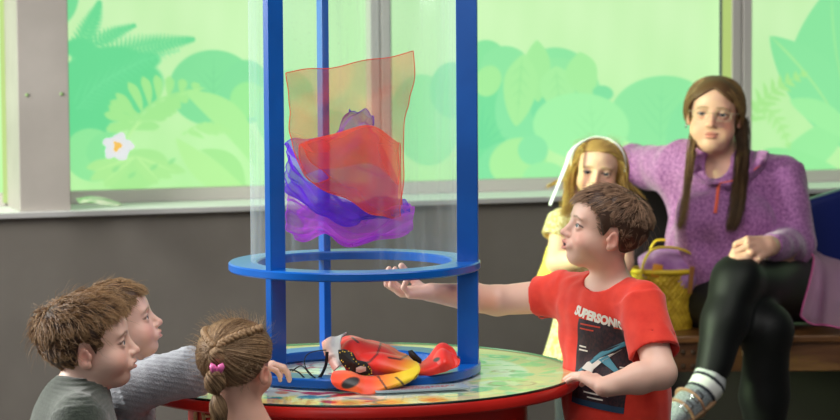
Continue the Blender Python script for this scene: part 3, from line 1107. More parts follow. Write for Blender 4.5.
def blob_on(cx, cy, pts, Y, th=.004, name='mask_face', mat=black_m, parent=None, bulge=.01):
    front = [P(x_, y_, Y) for x_, y_ in pts]
    c = np.mean(front, 0); bm = bmesh.new()
    fr_ = [bm.verts.new(p) for p in front]; bk = [bm.verts.new(A(p) + A([0, th, 0])) for p in front]
    cf = bm.verts.new(c + A([0, -bulge, bulge * .3])); cbk = bm.verts.new(c + A([0, th - bulge, bulge * .3])); n = len(pts)
    for i in range(n):
        j = (i + 1) % n
        bm.faces.new((fr_[i], fr_[j], cf)); bm.faces.new((bk[j], bk[i], cbk)); bm.faces.new((fr_[j], fr_[i], bk[i], bk[j]))
    bmesh.ops.recalc_face_normals(bm, faces=bm.faces[:])
    me = bpy.data.meshes.new(name); bm.to_mesh(me); bm.free(); me.materials.append(mat)
    o = bpy.data.objects.new(name, me); link(o, parent); return o


o = blob_on(0, 0, [(338, 350), (345, 349.5), (353, 353), (357, 360), (366, 362), (371, 368), (371, 374), (362, 377), (352, 376), (349, 369), (343, 366), (339, 359)], 5.335, parent=mk)
o2 = blob_on(0, 0, [(356, 368), (361, 366), (366, 367), (366, 371), (360, 373), (356, 372)], 5.3215, .002, 'eye_hole', principled('mask_white', lin(196, 160, 150), .6), mk, .002)
m = MB()
for i in range(26):
    t_ = i / 25; q = catmull([(340, 352), (350, 352), (356, 362), (370, 368), (369, 375), (354, 375.5), (350, 370), (341, 360)], 26)[i]
    c = P(q[0] + .6 * math.sin(i * 2.1), q[1] + .5 * math.cos(i * 3.3), 5.33)
    m.tube([c + A([0, .001, 0]), c + A([0, -.003, 0])], .0012, 6)
m.build('dot', principled('dot_yellow', lin(236, 200, 40), .5), mk)
for pts in ([(286, 378), (290, 370), (298, 372), (308, 380), (322, 381)], [(292, 371), (302, 366), (312, 376), (330, 380)], [(326, 350), (312, 352), (305, 358), (306, 368), (316, 379)], [(327, 352), (326, 364), (322, 374), (317, 380)], [(290, 380), (294, 385), (302, 382), (312, 380)]):
    m = MB(); m.tube(catmull([P(x_, y_, 5.36 + .01 * math.sin(i)) for i, (x_, y_) in enumerate(pts)], 40), .0034, 6, flat=.35); m.build('elastic', black_m, mk)
blob_on(0, 0, [(408, 351), (412, 350), (418, 356), (422, 360), (421, 364), (414, 361), (409, 356)], 5.40, parent=cw, name='black_tip')

# ------------------------------------------------------------------ bench and what is on it
wood = principled('bench_wood', lin(128, 86, 44), .4)
noise_color(wood, lin(104, 66, 32), lin(150, 104, 56), 5, 5, stretch=(1, 6, 8))
wood2 = principled('bench_panel', lin(78, 48, 26), .5)
noise_color(wood2, lin(92, 56, 30), lin(120, 78, 42), 5, 5, stretch=(1, 6, 8))
BY = 8.22
BZ = P(740, 336, BY)[2]
xl, xr = P(640, 336, BY)[0], 2.6
bench = empty('bench', ((xl + xr) / 2, BY + .3, 0)); tag(bench, 'long low wooden bench the woman sits on below the windows', 'bench')
m = MB(); m.box(((xl + xr) / 2, BY + .30, BZ - .011), (xr - xl, .60, .022), None, .004); m.build('seat', wood, bench, smooth=False)
m = MB(); m.box(((xl + xr) / 2, BY + .03, BZ - .07), (xr - xl - .02, .025, .095), None, .002); m.build('apron', wood2, bench, smooth=False)
for x_ in (xl + .05, xl + .9, xr - .05):
    for y_ in (BY + .07, BY + .53):
        m = MB(); m.box((x_, y_, (BZ - .022) / 2), (.06, .06, BZ - .022), None, .003); m.build('leg', wood2, bench, smooth=False)
m = MB(); m.box(((xl + xr) / 2, BY + .56, (BZ - .022) / 2), (xr - xl - .2, .02, BZ - .03)); m.build('under_bench_shade', principled('bench_shadow_panel', lin(40, 34, 30), .7), bench, smooth=False)  # dark sheet added for the shade under the seat, not a bench part
for px in (683, 693):
    for py in (352, 366):
        c = P(px, py, BY + .017); m = MB(); m.tube([c, c + A([0, -.005, 0])], .008, 10); m.build('bolt', principled('bolt_metal', lin(90, 70, 50), .4), bench)


def pad(name, c, size, R, mat, bev=.03):
    m = MB(); m.box(c, size, R, bev)
    o = m.build(name, mat, None, origin=A(c) - A([0, 0, size[2] / 2]))
    md = o.modifiers.new('soft', 'SUBSURF'); md.levels = 2; md.render_levels = 2
    return o


navy = principled('navy_vinyl', lin(14, 30, 104), .3); blk = principled('black_vinyl', lin(30, 26, 25), .45)
c0 = P(846, 232, 8.78)
o = pad('back_cushion', (c0[0], 8.80, BZ + .225), (.34, .10, .41), rotz(.25) @ roty(-.26) @ rotx(-.12), navy)
tag(o, 'shiny navy back cushion propped on the bench behind the mauve tulle', 'cushion')
c0 = P(672, 232, 8.80)
o = pad('back_cushion', (c0[0], 8.83, BZ + .255), (.36, .10, .48), rotz(.2) @ rotx(-.1), blk)
tag(o, 'black back cushion on the bench between the blonde girl and the seated woman', 'cushion')

# yellow woven bag with handles
yw = principled('woven_yellow', lin(196, 160, 30), .55)
noise_color(yw, lin(176, 138, 20), lin(222, 188, 52), 30, 3)
bc = P(666, 334, 8.42); bg = empty('basket_bag', (bc[0], 8.42, BZ)); tag(bg, 'yellow woven bucket bag standing on the bench with purple clothing inside', 'bag')
wtop = (700 - 632) / 2 / FPX * 8.42; hB = P(662, 270, 8.42)[2] - BZ
nz, na = 90, 200
V = []
for i in range(nz):
    t_ = i / (nz - 1)
    for j in range(na):
        a = 2 * math.pi * j / na
        w_ = .0035 * math.sin(a * 34 + math.pi * (int(t_ * 16) % 2)) * math.sin(t_ * 16 * math.pi) ** 2
        rx = wtop * (.74 + .30 * t_) + w_; ry = wtop * (.50 + .24 * t_) + w_
        V.append((bc[0] + rx * math.cos(a), 8.42 + ry * math.sin(a), BZ + t_ * hB))
F = [[i * na + j, i * na + (j + 1) % na, (i + 1) * na + (j + 1) % na, (i + 1) * na + j] for i in range(nz - 1) for j in range(na)]
F.append(list(range(na))[::-1])
o = mesh_np('body', V, F, yw, bg); md = o.modifiers.new('thickness', 'SOLIDIFY'); md.thickness = .006
rim_m = principled('bag_rim', lin(224, 190, 40), .5)
m = MB(); m.tube([(bc[0] + wtop * 1.04 * math.cos(a), 8.42 + wtop * .74 * math.sin(a), BZ + hB) for a in np.linspace(0, 2 * math.pi, 50)], .009, 8, False); m.build('rim', rim_m, bg)
for (dy, pts) in ((-.07, [(640, 283), (644, 262), (654, 249), (676, 248), (694, 256), (699, 270)]), (.09, [(646, 270), (652, 246), (662, 240), (690, 246), (700, 262)])):
    m = MB(); m.tube(catmull([P(x_, y_, 8.42 + dy) for x_, y_ in pts], 40), .009, 8, flat=.5); m.build('handle', rim_m, bg)
m = MB(); q = P(691, 280, 8.31); m.box(q, (.016, .006, .09), roty(.1), .002); m.build('leather_tab', principled('tan_leather', lin(150, 96, 40), .5), bg, smooth=False)
pf = principled('purple_fleece_cloth', lin(170, 120, 180), .8); noise_color(pf, lin(140, 88, 150), lin(196, 150, 200), 14, 4)
o, _ = cloth('jacket', [
    [(640, 268, 8.50), (656, 262, 8.50), (676, 260, 8.50), (698, 266, 8.50)],
    [(640, 258, 8.48), (654, 248, 8.46), (676, 249, 8.47), (700, 258, 8.46)],
    [(642, 262, 8.42), (658, 253, 8.40), (678, 252, 8.41), (700, 254, 8.42)],
    [(642, 270, 8.38), (656, 264, 8.36), (676, 264, 8.37), (697, 268, 8.38)],
    [(644, 280, 8.36), (658, 278, 8.34), (678, 277, 8.35), (694, 280, 8.37)],
    [(648, 290, 8.40), (660, 290, 8.38), (678, 290, 8.39), (690, 290, 8.41)]], pf, 80, 80, .016, 40, 14, .004)
tag(o, 'folded purple jacket stuffed into the yellow woven bag', 'jacket')
m = MB(); q = P(657, 271, 8.345); m.box(q, (.035, .008, .045), rotz(.2) @ roty(.2), .004)
tag(m.build('orange_packet', principled('orange_packet', lin(226, 150, 40), .5), origin=q), 'small orange packet poking out of the yellow bag', 'packet')

# sheer mauve tulle hanging over the bench edge
tul = sheer('mauve_tulle', lin(236, 188, 222), (.95, .85, .93), .72, .3); tulh = principled('tulle_edge', lin(206, 92, 150), .7)
o, _ = cloth('tulle_skirt', [
    [(808, 246, 8.46), (816, 250, 8.46), (826, 256, 8.48), (846, 262, 8.5)],
    [(814, 262, 8.30), (820, 268, 8.26), (828, 272, 8.30), (848, 276, 8.28)],
    [(810, 284, 8.22), (818, 289, 8.18), (828, 292, 8.22), (850, 296, 8.18)],
    [(804, 306, 8.20), (814, 314, 8.17), (826, 318, 8.20), (850, 322, 8.17)],
    [(802, 316, 8.20), (814, 323, 8.18), (826, 325, 8.20), (850, 330, 8.17)]], tul, 60, 60, .010, 22, 6, hem=('bottom', 'left'), hem_m=tulh, hem_r=.003)
tag(o, 'sheer mauve tulle with a pink edge hanging beside the seated woman over the bench', 'tulle')

# on the sill and the window
gm = principled('backlit_sticker_white', lin(200, 200, 205), .5, Emission_Color=(*lin(222, 224, 230), 1), Emission_Strength=.75); om = principled('backlit_sticker_orange', lin(200, 150, 60), .5, Emission_Color=(*lin(244, 196, 96), 1), Emission_Strength=.75)
fs = empty('flower_sticker', wray(118, 158, VF + .004)); tag(fs, 'white flower sticker with an orange centre on the leafy window film', 'sticker')
def disc(px, py, pts, v, name, mat, th=.003):
    pr = [wray(px + x_, py + y_, v) for x_, y_ in pts]
    n = len(pr); V = pr + [p - N * th for p in pr]
    return mesh_np(name, V, [list(range(n)), [n + i for i in range(n)][::-1]] + [[i, n + i, n + (i + 1) % n, (i + 1) % n] for i in range(n)], mat, fs, False)
pet = [((12.6 + 1.9 * math.cos(5 * a + .6) + .7 * math.cos(11 * a)) * math.cos(a) * 1.12, (12.2 + 1.9 * math.cos(5 * a + .6) + .7 * math.sin(9 * a)) * math.sin(a) * 1.05) for a in np.linspace(0, 2 * math.pi, 70)[:-1]]
disc(118, 147, pet, VF + .006, 'petals', gm)
disc(117, 146, [((4 + 1.5 * math.cos(3 * a)) * math.cos(a), (5 + 1.2 * math.cos(3 * a + 1)) * math.sin(a)) for a in np.linspace(0, 2 * math.pi, 40)[:-1]], VF + .008, 'flower_centre', om)
lf = principled('leaf_paper', lin(205, 225, 180), .5); noise_color(lf, lin(120, 180, 110), lin(235, 240, 215), 18, 3)
o, _ = cloth('paper_leaf', [
    [(76, 199, 8.75), (90, 196.5, 8.77), (104, 197.5, 8.79), (120, 202, 8.80)],
    [(77, 201, 8.70), (90, 198.5, 8.72), (104, 200, 8.73), (122, 204, 8.74)],
    [(80, 204.5, 8.66), (92, 203.5, 8.67), (106, 205, 8.67), (118, 205.5, 8.67)]], lf, 30, 40, .003, 40, 4, .002)
tag(o, 'crumpled green and white paper leaf lying on the window sill under the flower sticker', 'paper leaf')
# ================================================================== people: shared parts
skin_m = principled('skin', (.7, .45, .35), .48, Subsurface_Weight=.12, Subsurface_Scale=.02)
attr_color(skin_m)
skin_m.node_tree.nodes['Principled BSDF'].inputs['Subsurface Radius'].default_value = (1, .35, .2)
hair_m = principled('hair', (.2, .1, .05), .5, Specular_IOR_Level=.35)
attr_color(hair_m)
eyew_m = principled('eye_white', lin(226, 222, 218), .15)
pup_m = principled('pupil', lin(12, 10, 10), .08)


def iris(c): return principled('iris', c, .1)


class Head:
    """head-local axes: x wearer's right, y forward, z up; origin between the eyes' level and the ears"""
    def __init__(s, pos, fwd, up=(0, 0, 1), size=1.0, kind='child', mouth=0.0, gaze=(0, 1, 0)):
        s.R = frame(fwd, up); s.t = A(pos, float); s.s = size; s.kind = kind; s.mouth = mouth; s.gaze = nrm(A(gaze, float))
        # frame() returns right,fwd,up
        ad = kind == 'adult'
        s.cran = [(A([0, -.012, .026]), A([.0735, .089, .071]) if not ad else A([.074, .088, .074])), (A([0, .024, .030]), A([.058, .054, .054]))]
        s.eye = A([.0295, .0600, -.004]); s.er = .0135

    def w(s, p): return s.t + s.s * (s.R @ A(p, float))
    def wn(s, X): return s.t + s.s * (np.asarray(X) @ s.R.T)
    def l(s, X): return (np.asarray(X) - s.t) @ s.R / s.s

    def prims(s):
        L = []
        def e(c, r, rot=None, op='u', k=.012): L.append(ell(s.w(c), A(r, float) * s.s, s.R if rot is None else s.R @ rot, op, k * s.s))
        def c_(a, b, ra, rb, op='u', k=.01, ax=None, flat=1): L.append(cap(s.w(a), s.w(b), ra * s.s, rb * s.s, op, k * s.s, None if ax is None else s.R @ A(ax, float), flat))
        ad = s.kind == 'adult'
        for c, r in s.cran: e(c, r, k=.02)
        if not ad:
            e((0, .020, -.034), (.058, .057, .058), k=.022)
            e((0, .046, -.076), (.026, .023, .019), k=.022)
            for x in (-1, 1): e((x * .036, .043, -.038), (.025, .026, .025), k=.016)
        else:
            e((0, .018, -.040), (.061, .058, .068), k=.022)
            e((0, .046, -.090), (.028, .024, .020), k=.022)
            e((0, .018, -.092), (.048, .040, .024), k=.02)
            for x in (-1, 1): e((x * .036, .040, -.052), (.028, .028, .034), k=.016)
        for x in (-1, 1): e((x * .024, .066, .014), (.022, .010, .008), k=.014)      # brow
        for x in (-1, 1): e((x * .031, .083, -.004), (.0185, .017, .0115), op='s', k=.012)   # sockets
        for x in (-1, 1): e((x * s.eye[0], s.eye[1], s.eye[2]), (s.er + .0022,) * 3, k=.003)
        for x in (-1, 1): e((x * (s.eye[0] + .0005), .0775, s.eye[2] - .0005), (.0128, .0135, .0046 if not ad else .0042), op='s', k=.0012)
        # nose
        if not ad:
            c_((0, .072, .004), (0, .0885, -.026), .0075, .0085, k=.010)
            e((0, .0905, -.0285), (.0085, .0085, .0075), k=.006)
            for x in (-1, 1): e((x * .0092, .0825, -.0315), (.0062, .0075, .0056), k=.005)
        else:
            c_((0, .071, .006), (0, .091, -.030), .0085, .010, k=.010)
            e((0, .0935, -.0335), (.010, .0095, .0085), k=.006)
            for x in (-1, 1): e((x * .0112, .084, -.0365), (.0072, .0085, .0064), k=.005)
        for x in (-1, 1): e((x * .0052, .0885, -.0375 if not ad else -.0425), (.0026, .0036, .0026), op='s', k=.002)
        mz = -.0545 if not ad else -.0640
        if not ad: e((0, .073, mz + .001), (.026, .012, .014), k=.012)
        lq = .0082 if ad else .0
        e((0, .0835 - lq, mz + .0052 + s.mouth * .3), (.0190 if ad else .0165, .0062, .0036 if ad else .0040), k=.0045)
        e((0, .0815 - lq, mz - .0058 - s.mouth * .6), (.0165 if ad else .0140, .0066, .0040 if ad else .0044), k=.0045)
        e((0, .0905, mz), ((.0205 if ad else .0185) - s.mouth * .5, (.0145 if ad else .0115) + s.mouth, .0014 + s.mouth * .62), op='s', k=.003)
        if not ad: e((0, .079, mz - .0150), (.016, .007, .0035), op='s', k=.008)
        # ears
        for x in (-1, 1):
            q = rotz(-x * .30) @ rotx(-.18)
            e((x * .0730, -.011, -.018), (.0066, .0140, .0215), q, k=.006)
            e((x * .0725, -.006, -.034), (.006, .008, .008), q, k=.006)
            e((x * .0800, -.0085, -.015), (.0056, .0086, .0138), q, 's', .004)
            e((x * .0745, .002, -.017), (.0045, .0045, .007), q, k=.004)
        s.mz = mz
        return L

    def colour(s, X, base, lip, brow, browc=.7, blush=.5, lash=(60, 40, 34)):
        q = s.l(X); C = np.tile(A(base, float), (len(X), 1))
        def mixm(m, c): return C + (A(c, float) - C) * np.clip(m, 0, 1)[:, None]
        near = (np.abs(q) < .16).all(1)
        x, y, z = np.abs(q[:, 0]), q[:, 1], q[:, 2]
        g = lambda cx, cy, cz, r: np.exp(-(((x - cx) ** 2 + (y - cy) ** 2 + (z - cz) ** 2) / r ** 2)) * near
        red = A(base, float) * A([1.0, .74, .72])
        C = mixm(g(.042, .058, -.036, .022) * blush, red)
        C = mixm(g(0, .096, -.030, .011) * blush * .7, red)
        C = mixm(g(.078, -.012, -.012, .022) * .55, A(base) * A([1.0, .70, .66]))
        mz = s.mz
        lipm = sstep(np.sqrt((x / .0175) ** 2 + ((z - mz - .0002) / (.0105 + s.mouth * .8)) ** 2) - 1, .25) * (y > .070) * near
        C = mixm(lipm * .6, lip)
        if s.mouth > 0:
            C = mixm(sstep(np.sqrt((x / .0150) ** 2 + ((z - mz) / (s.mouth * .62 + .001)) ** 2) - 1, .3) * (y < .0815) * (y > .05) * near, (92, 34, 34))
        bz = .0165 + .10 * (x - .030) * (x < .032) - .35 * (x - .032) * (x >= .032)
        C = mixm(sstep(np.abs(z - bz) - .0026, .002) * sstep(np.abs(x - .029) - .017, .006) * (y > .035) * near * browc, brow)
        # lash line along the upper lid
        op = np.sqrt(((x - s.eye[0] - .0005) / .0142) ** 2 + ((z - s.eye[2] + .0005) / .0062) ** 2)
        C = mixm(sstep(np.abs(op - .96) - .16, .12) * (z > s.eye[2] - .0012) * (y > .058) * near * .85, lash)
        return C

    def eyes(s, parent, ic):
        im = iris(ic)
        for x in (-1, 1):
            c = s.w((x * s.eye[0], s.eye[1], s.eye[2])); g = s.R @ s.gaze
            Rr = frame(g)
            V, F, M = [], [], []
            n = 20; angs = [0, 12, 18, 30, 38, 60, 85, 110, 140, 165, 180]
            for a in angs:
                a = math.radians(a)
                for k in range(n):
                    b = 6.2832 * k / n
                    V.append(c + s.er * s.s * (Rr @ A([math.sin(a) * math.cos(b), math.cos(a), math.sin(a) * math.sin(b)])))
            for i in range(len(angs) - 1):
                for k in range(n):
                    F.append([i * n + k, i * n + (k + 1) % n, (i + 1) * n + (k + 1) % n, (i + 1) * n + k]); M.append(2 if i < 2 else (1 if i < 4 else 0))
            mesh_np('eye', V, A(F), None, parent, True, mats=[eyew_m, im, pup_m], midx=M)

    def skull_push(s, q, clear):
        for c, r in s.cran + [(A([0, .020, -.034]), A([.060, .060, .060]))]:
            r2 = r + clear
            a = (q - c) / r2; k = np.sqrt((a * a).sum(1))
            m = k < 1
            q[m] = c + (q[m] - c) / np.maximum(k[m], .05)[:, None]
        return q

    def scalp(s, n, mask, seed=0):
        """points on the upper skull where mask(local) is true"""
        g = np.random.default_rng(seed); out = []
        while sum(map(len, out)) < n:
            d = nrm(g.normal(size=(n * 3, 3)))
            best = None
            c, r = s.cran[0]
            p = c + d * r
            # lift onto the forehead lobe where it sticks out
            c2, r2 = s.cran[1]
            p = s.skull_push(p, 0.0)
            out.append(p[mask(p)])
        return np.concatenate(out)[:n]


def tubes(paths, r0, r1=None, k=3, prof=None):
    """paths (N,S,3) -> verts, faces (one thin tapered tube each)"""
    N_, S_, _ = paths.shape
    T = np.gradient(paths, axis=1); T = nrm(T)
    ref = nrm(np.cross(T[:, 0], A([.31, .52, .79])))
    a = ref[:, None, :] - T * (T * ref[:, None, :]).sum(-1, keepdims=True); a = nrm(a)
    b = np.cross(T, a)
    t = np.linspace(0, 1, S_)
    r0 = np.broadcast_to(np.asarray(r0, float), (N_,))
    pr = (1 - .85 * t ** 1.5) if prof is None else prof(t)
    rad = r0[:, None] * pr[None]
    V = []
    for j in range(k):
        w = 2 * math.pi * j / k
        V.append(paths + rad[..., None] * (math.cos(w) * a + math.sin(w) * b))
    V = np.stack(V, 2)          # N,S,k,3
    idx = np.arange(N_ * S_ * k).reshape(N_, S_, k)
    q = []
    for j in range(k):
        l = (j + 1) % k
        q.append(np.stack([idx[:, :-1, j], idx[:, :-1, l], idx[:, 1:, l], idx[:, 1:, j]], -1).reshape(-1, 4))
    return V.reshape(-1, 3), np.concatenate(q)


def grow_hair(H, roots, comb, length, seg=7, lift=.35, jitter=.12, clump=.5, ncl=60, clear=.004, grav=0.0, seed=1, wave=0, push=True):
    """roots local -> local strand paths"""
    g = np.random.default_rng(seed); n = len(roots)
    L = length(roots) * g.uniform(.75, 1.2, n) if callable(length) else length * g.uniform(.7, 1.2, n)
    p = roots.copy(); c0, r0 = H.cran[0]
    d = None; path = [p.copy()]
    for s_ in range(seg):
        nn = nrm((p - c0) / (r0 * r0))
        cb = comb(p); cb = nrm(cb - nn * (cb * nn).sum(1, keepdims=True))
        w = lift * (1 - s_ / seg)
        t = nrm(cb + nn * w + g.normal(size=(n, 3)) * jitter + A([0, 0, -grav * (s_ + 1) / seg]))
        d = t if d is None else nrm(d * .5 + t * .6)
        p = p + d * (L / seg)[:, None]
        if push: p = H.skull_push(p, clear)
        path.append(p.copy())
    path = np.stack(path, 1)
    if clump > 0 and n > ncl:
        gi = g.choice(n, ncl, replace=False)
        D2 = ((roots[:, None] - roots[gi][None]) ** 2).sum(-1); near = gi[D2.argmin(1)]
        t = np.linspace(0, 1, seg + 1)[None, :, None]
        off = path[near] - path
        path = path + off * clump * t ** .9
    if wave:
        t = np.linspace(0, 1, seg + 1)[None, :, None]
        path = path + wave * np.sin(t * 9 + g.uniform(0, 6.28, (n, 1, 1))) * g.normal(size=(n, 1, 3)) * t
    return path


def strand_cols(n, per, c1, c2, tip=None, seg=None, k=3, seed=3):
    g = np.random.default_rng(seed)
    t = g.beta(1.4, 1.6, (n, 1))
    c = lin_np(c1) + (lin_np(c2) - lin_np(c1)) * t
    C = np.repeat(c, per, 0)
    if tip is not None:
        u = np.tile(np.repeat(np.linspace(0, 1, seg + 1), k), n)[:, None]
        C = C + (lin_np(tip) - C) * u ** 1.5 * .6
    return C


def hair_obj(name, H, parts, parent, shell=None, shell_col=None):
    """parts: list of (paths_local, r0, c1, c2, tip)"""
    Vs, Fs, Cs, off = [], [], [], 0
    for i, (pa, r0, c1, c2, tip) in enumerate(parts):
        V, F = tubes(pa, r0)
        Cs.append(strand_cols(len(pa), pa.shape[1] * 3, c1, c2, tip, pa.shape[1] - 1, 3, i + 5))
        Vs.append(H.wn(V)); Fs.append(F + off); off += len(V)
    if shell is not None:
        V, F = shell
        Vs.append(V); Fs.append(F + off); off += len(V); Cs.append(np.tile(lin_np(shell_col), (len(V), 1)))
    return mesh_np(name, np.concatenate(Vs), np.concatenate(Fs), hair_m, parent, True, np.concatenate(Cs))


def hair_shell(H, mask, thick, seed=4, amp=.0015, freq=160, res=.0028):
    """solid cap hugging the skull; mask: signed value (negative = hair) of local points"""
    pr = []
    for i, (c, r) in enumerate(H.cran): pr.append(ell(H.w(c), (r + thick) * H.s, H.R, 'u', .02))
    pr.append(fld(lambda X: mask(H.l(X)) * H.s, 'i', .006))
    return surface(pr, res * H.s, post=sines(seed, amp, freq))


# ---- limbs
def finger(base, d, bend_ax, Ls, r, curl, op='u', k=.003):
    out = []; p = A(base, float); d = nrm(A(d, float)); ax = nrm(A(bend_ax, float))
    for i, L in enumerate(Ls):
        a = curl if not hasattr(curl, '__len__') else curl[i]
        c, s_ = math.cos(a), math.sin(a)
        d = d * c + np.cross(ax, d) * s_ + ax * (ax @ d) * (1 - c)
        q = p + d * L
        out.append(cap(p, q, r * (1 - .10 * i), r * (1 - .10 * (i + 1)), op, k)); p = q
    return out


def hand(wrist, d, palm_n, size, curls, thumb=(.5, .5), right=True, spread=.10, tcurl=.35, wr=None):
    """d towards the fingers, palm_n out of the palm; size = hand length"""
    d = nrm(A(d, float)); pn = A(palm_n, float); pn = nrm(pn - d * (pn @ d)); side = np.cross(d, pn) * (-1 if right else 1)   # towards the little finger... thumb is -side
    w = A(wrist, float); S = size; th = -side
    out = []
    r = S * .060
    wr = wr or S * .135
    out.append(cap(w - d * S * .02, w + d * S * .20, wr, S * .15, 'u', S * .1, pn, .62))
    kn = []
    for i, f in enumerate((-1.5, -.5, .5, 1.5)):
        b = w + d * S * (.50 - .012 * (f + .3) ** 2 * 4) + side * S * f * .118
        kn.append(b)
        out.append(cap(w + d * S * .12 + side * S * f * .075, b, S * .085, S * .068, 'u', S * .05))
    lens = (.42, .48, .44, .34)
    bax = np.cross(d, pn)
    for i, f in enumerate((-1.5, -.5, .5, 1.5)):
        L = lens[i] * S
        dd = nrm(d + side * f * spread)
        cu = curls[i] if hasattr(curls, '__len__') else curls
        out += finger(kn[i], dd, bax, (L * .46, L * .30, L * .24), r * (1 if i < 3 else .88), [cu * .9, cu, cu * .75] if not hasattr(cu, '__len__') else cu, k=S * .012)
    tb = w + d * S * .14 + th * S * .14 + pn * S * .03
    td = nrm(d * .75 + th * thumb[0] + pn * thumb[1])
    out.append(cap(w + d * S * .08 + th * S * .07, tb + td * S * .08, S * .085, S * .075, 'u', S * .05))
    tax = nrm(np.cross(td, -th + pn * .6))
    out += finger(tb + td * S * .06, td, tax, (S * .22, S * .20), r * 1.12, [0, tcurl], k=S * .02)
    return out


def arm(sh, el, wr, r=(.036, .030, .027, .019)):
    m = (A(el) * .62 + A(wr) * .38)
    return [cap(sh, el, r[0], r[1], 'u', .015), cap(el, m, r[1], r[2] * 1.06, 'u', .012), cap(m, wr, r[2] * 1.06, r[3], 'u', .012)]


def sleeve(a, b, ra, rb, inner=None, depth=.03, k=.015, ax=None, flat=1.0):
    """tube along a->b, hollow at b"""
    a = A(a, float); b = A(b, float); t = nrm(b - a); out = [cyl(a, b, ra, rb, 'u', k)]
    hol = cyl(b - t * depth, b + t * .02, (inner or rb - .004), (inner or rb - .004) , 's', .002)
    return out, hol


cloth_cache = {}


def fabric(name, c1, c2, scale=60, rough=.85, bump=.25, bscale=400, sheen=.3, lo=.35, hi=.65):
    m = principled(name, c1, rough, Sheen_Weight=sheen)
    noise_color(m, c1, c2, scale, 4, lo, hi, bump=bump, bscale=bscale)
    return m


def lower_body(person, hip, facing, zt, trousers, shoe_m, zf=0.0, w=.065, legr=(.075, .058, .045), name='trousers', feet=True, pants_h=.008, step=0.0):
    """trousers from zt down and two shoes on the floor for someone standing"""
    fr = frame(facing); r, f = fr[:, 0], fr[:, 1]
    hip = A(hip, float); L = []
    L.append(cap(hip + r * w * .7 + A([0, 0, .0]), hip - r * w * .7, legr[0] * 1.15, legr[0] * 1.15, 'u', .03))
    L.append(cap(hip, A([hip[0], hip[1], zt]), .10, .095, 'u', .03, f, .72))
    for i, s_ in enumerate((-1, 1)):
        h = hip + r * s_ * w; kn = A([h[0], h[1], hip[2] * .52]) + f * (.02 + step * s_); an = A([h[0], h[1], .065]) + r * s_ * .012 + f * step * s_ * 1.3
        L += [cap(h, kn, legr[0], legr[1], 'u', .02), cap(kn, an, legr[1], legr[2], 'u', .02)]
        if feet:
            ft = [ell(an + f * .045 + A([0, 0, -.022]), (.038, .090, .034), fr, 'u', .02), ell(an + f * -.01 + A([0, 0, -.01]), (.036, .045, .045), fr, 'u', .02),
                  pln((0, 0, .002), (0, 0, -1))]
            V, F = surface(ft, .006); mesh_np('shoe', V, F, shoe_m, person)
    L.append(pln((0, 0, zt), (0, 0, 1)))
    V, F = surface(L, pants_h, post=sines(9, .003, 30))
    mesh_np(name, V, F, trousers, person)


def person(name, prims, h, colour, label, origin, cat='person', lo=None, post=None):
    V, F = surface(prims, h, lo=lo, post=post)
    o = mesh_np(name, V, F, skin_m, None, True, lin_np(colour(V)), origin=origin)
    return tag(o, label, cat)


def bvh_of(o):
    me = o.data
    mw = o.matrix_world if False else Matrix.Translation(o.location)
    return BVHTree.FromPolygons([Vector(o.location) + v.co for v in me.vertices], [tuple(p.vertices) for p in me.polygons])


def print_on(name, bvh, V2, F, org, right, up, out, mat, parent, lift=.0012, thick=None, smooth=True, mats=None, midx=None):
    """wrap a flat drawing (x,y metres) on to cloth, cast along -out"""
    Vw = []
    for x, y in V2:
        p = org + right * x + up * y + out * .3
        hit = bvh.ray_cast(Vector(p), Vector(-out))
        Vw.append(A(hit[0]) + out * lift if hit[0] is not None else p - out * .3)
    return mesh_np(name, Vw, F, mat, parent, smooth, mats=mats, midx=midx)


def text_mesh(txt, size, bold=0.0, spacing=1.0):
    cu = bpy.data.curves.new('lettering', 'FONT'); cu.body = txt; cu.size = size; cu.align_x = 'CENTER'; cu.offset = bold; cu.space_character = spacing
    cu.resolution_u = 3
    o = bpy.data.objects.new('lettering_source', cu); COL.objects.link(o)
    dg = bpy.context.evaluated_depsgraph_get(); ev = o.evaluated_get(dg); me = ev.to_mesh()
    V = [(v.co.x, v.co.y) for v in me.vertices]; F = [list(p.vertices) for p in me.polygons]
    ev.to_mesh_clear(); bpy.data.objects.remove(o); bpy.data.curves.remove(cu)
    return V, F
# ================================================================== the six people
def zl_short(y): return np.interp(y, [-.11, -.05, -.034, -.014, .004, .013, .022, .036, .055, .085], [-.062, -.060, -.030, .014, .012, -.016, .004, .030, .050, .056])
def m_short(q): return zl_short(q[:, 1]) - q[:, 2]


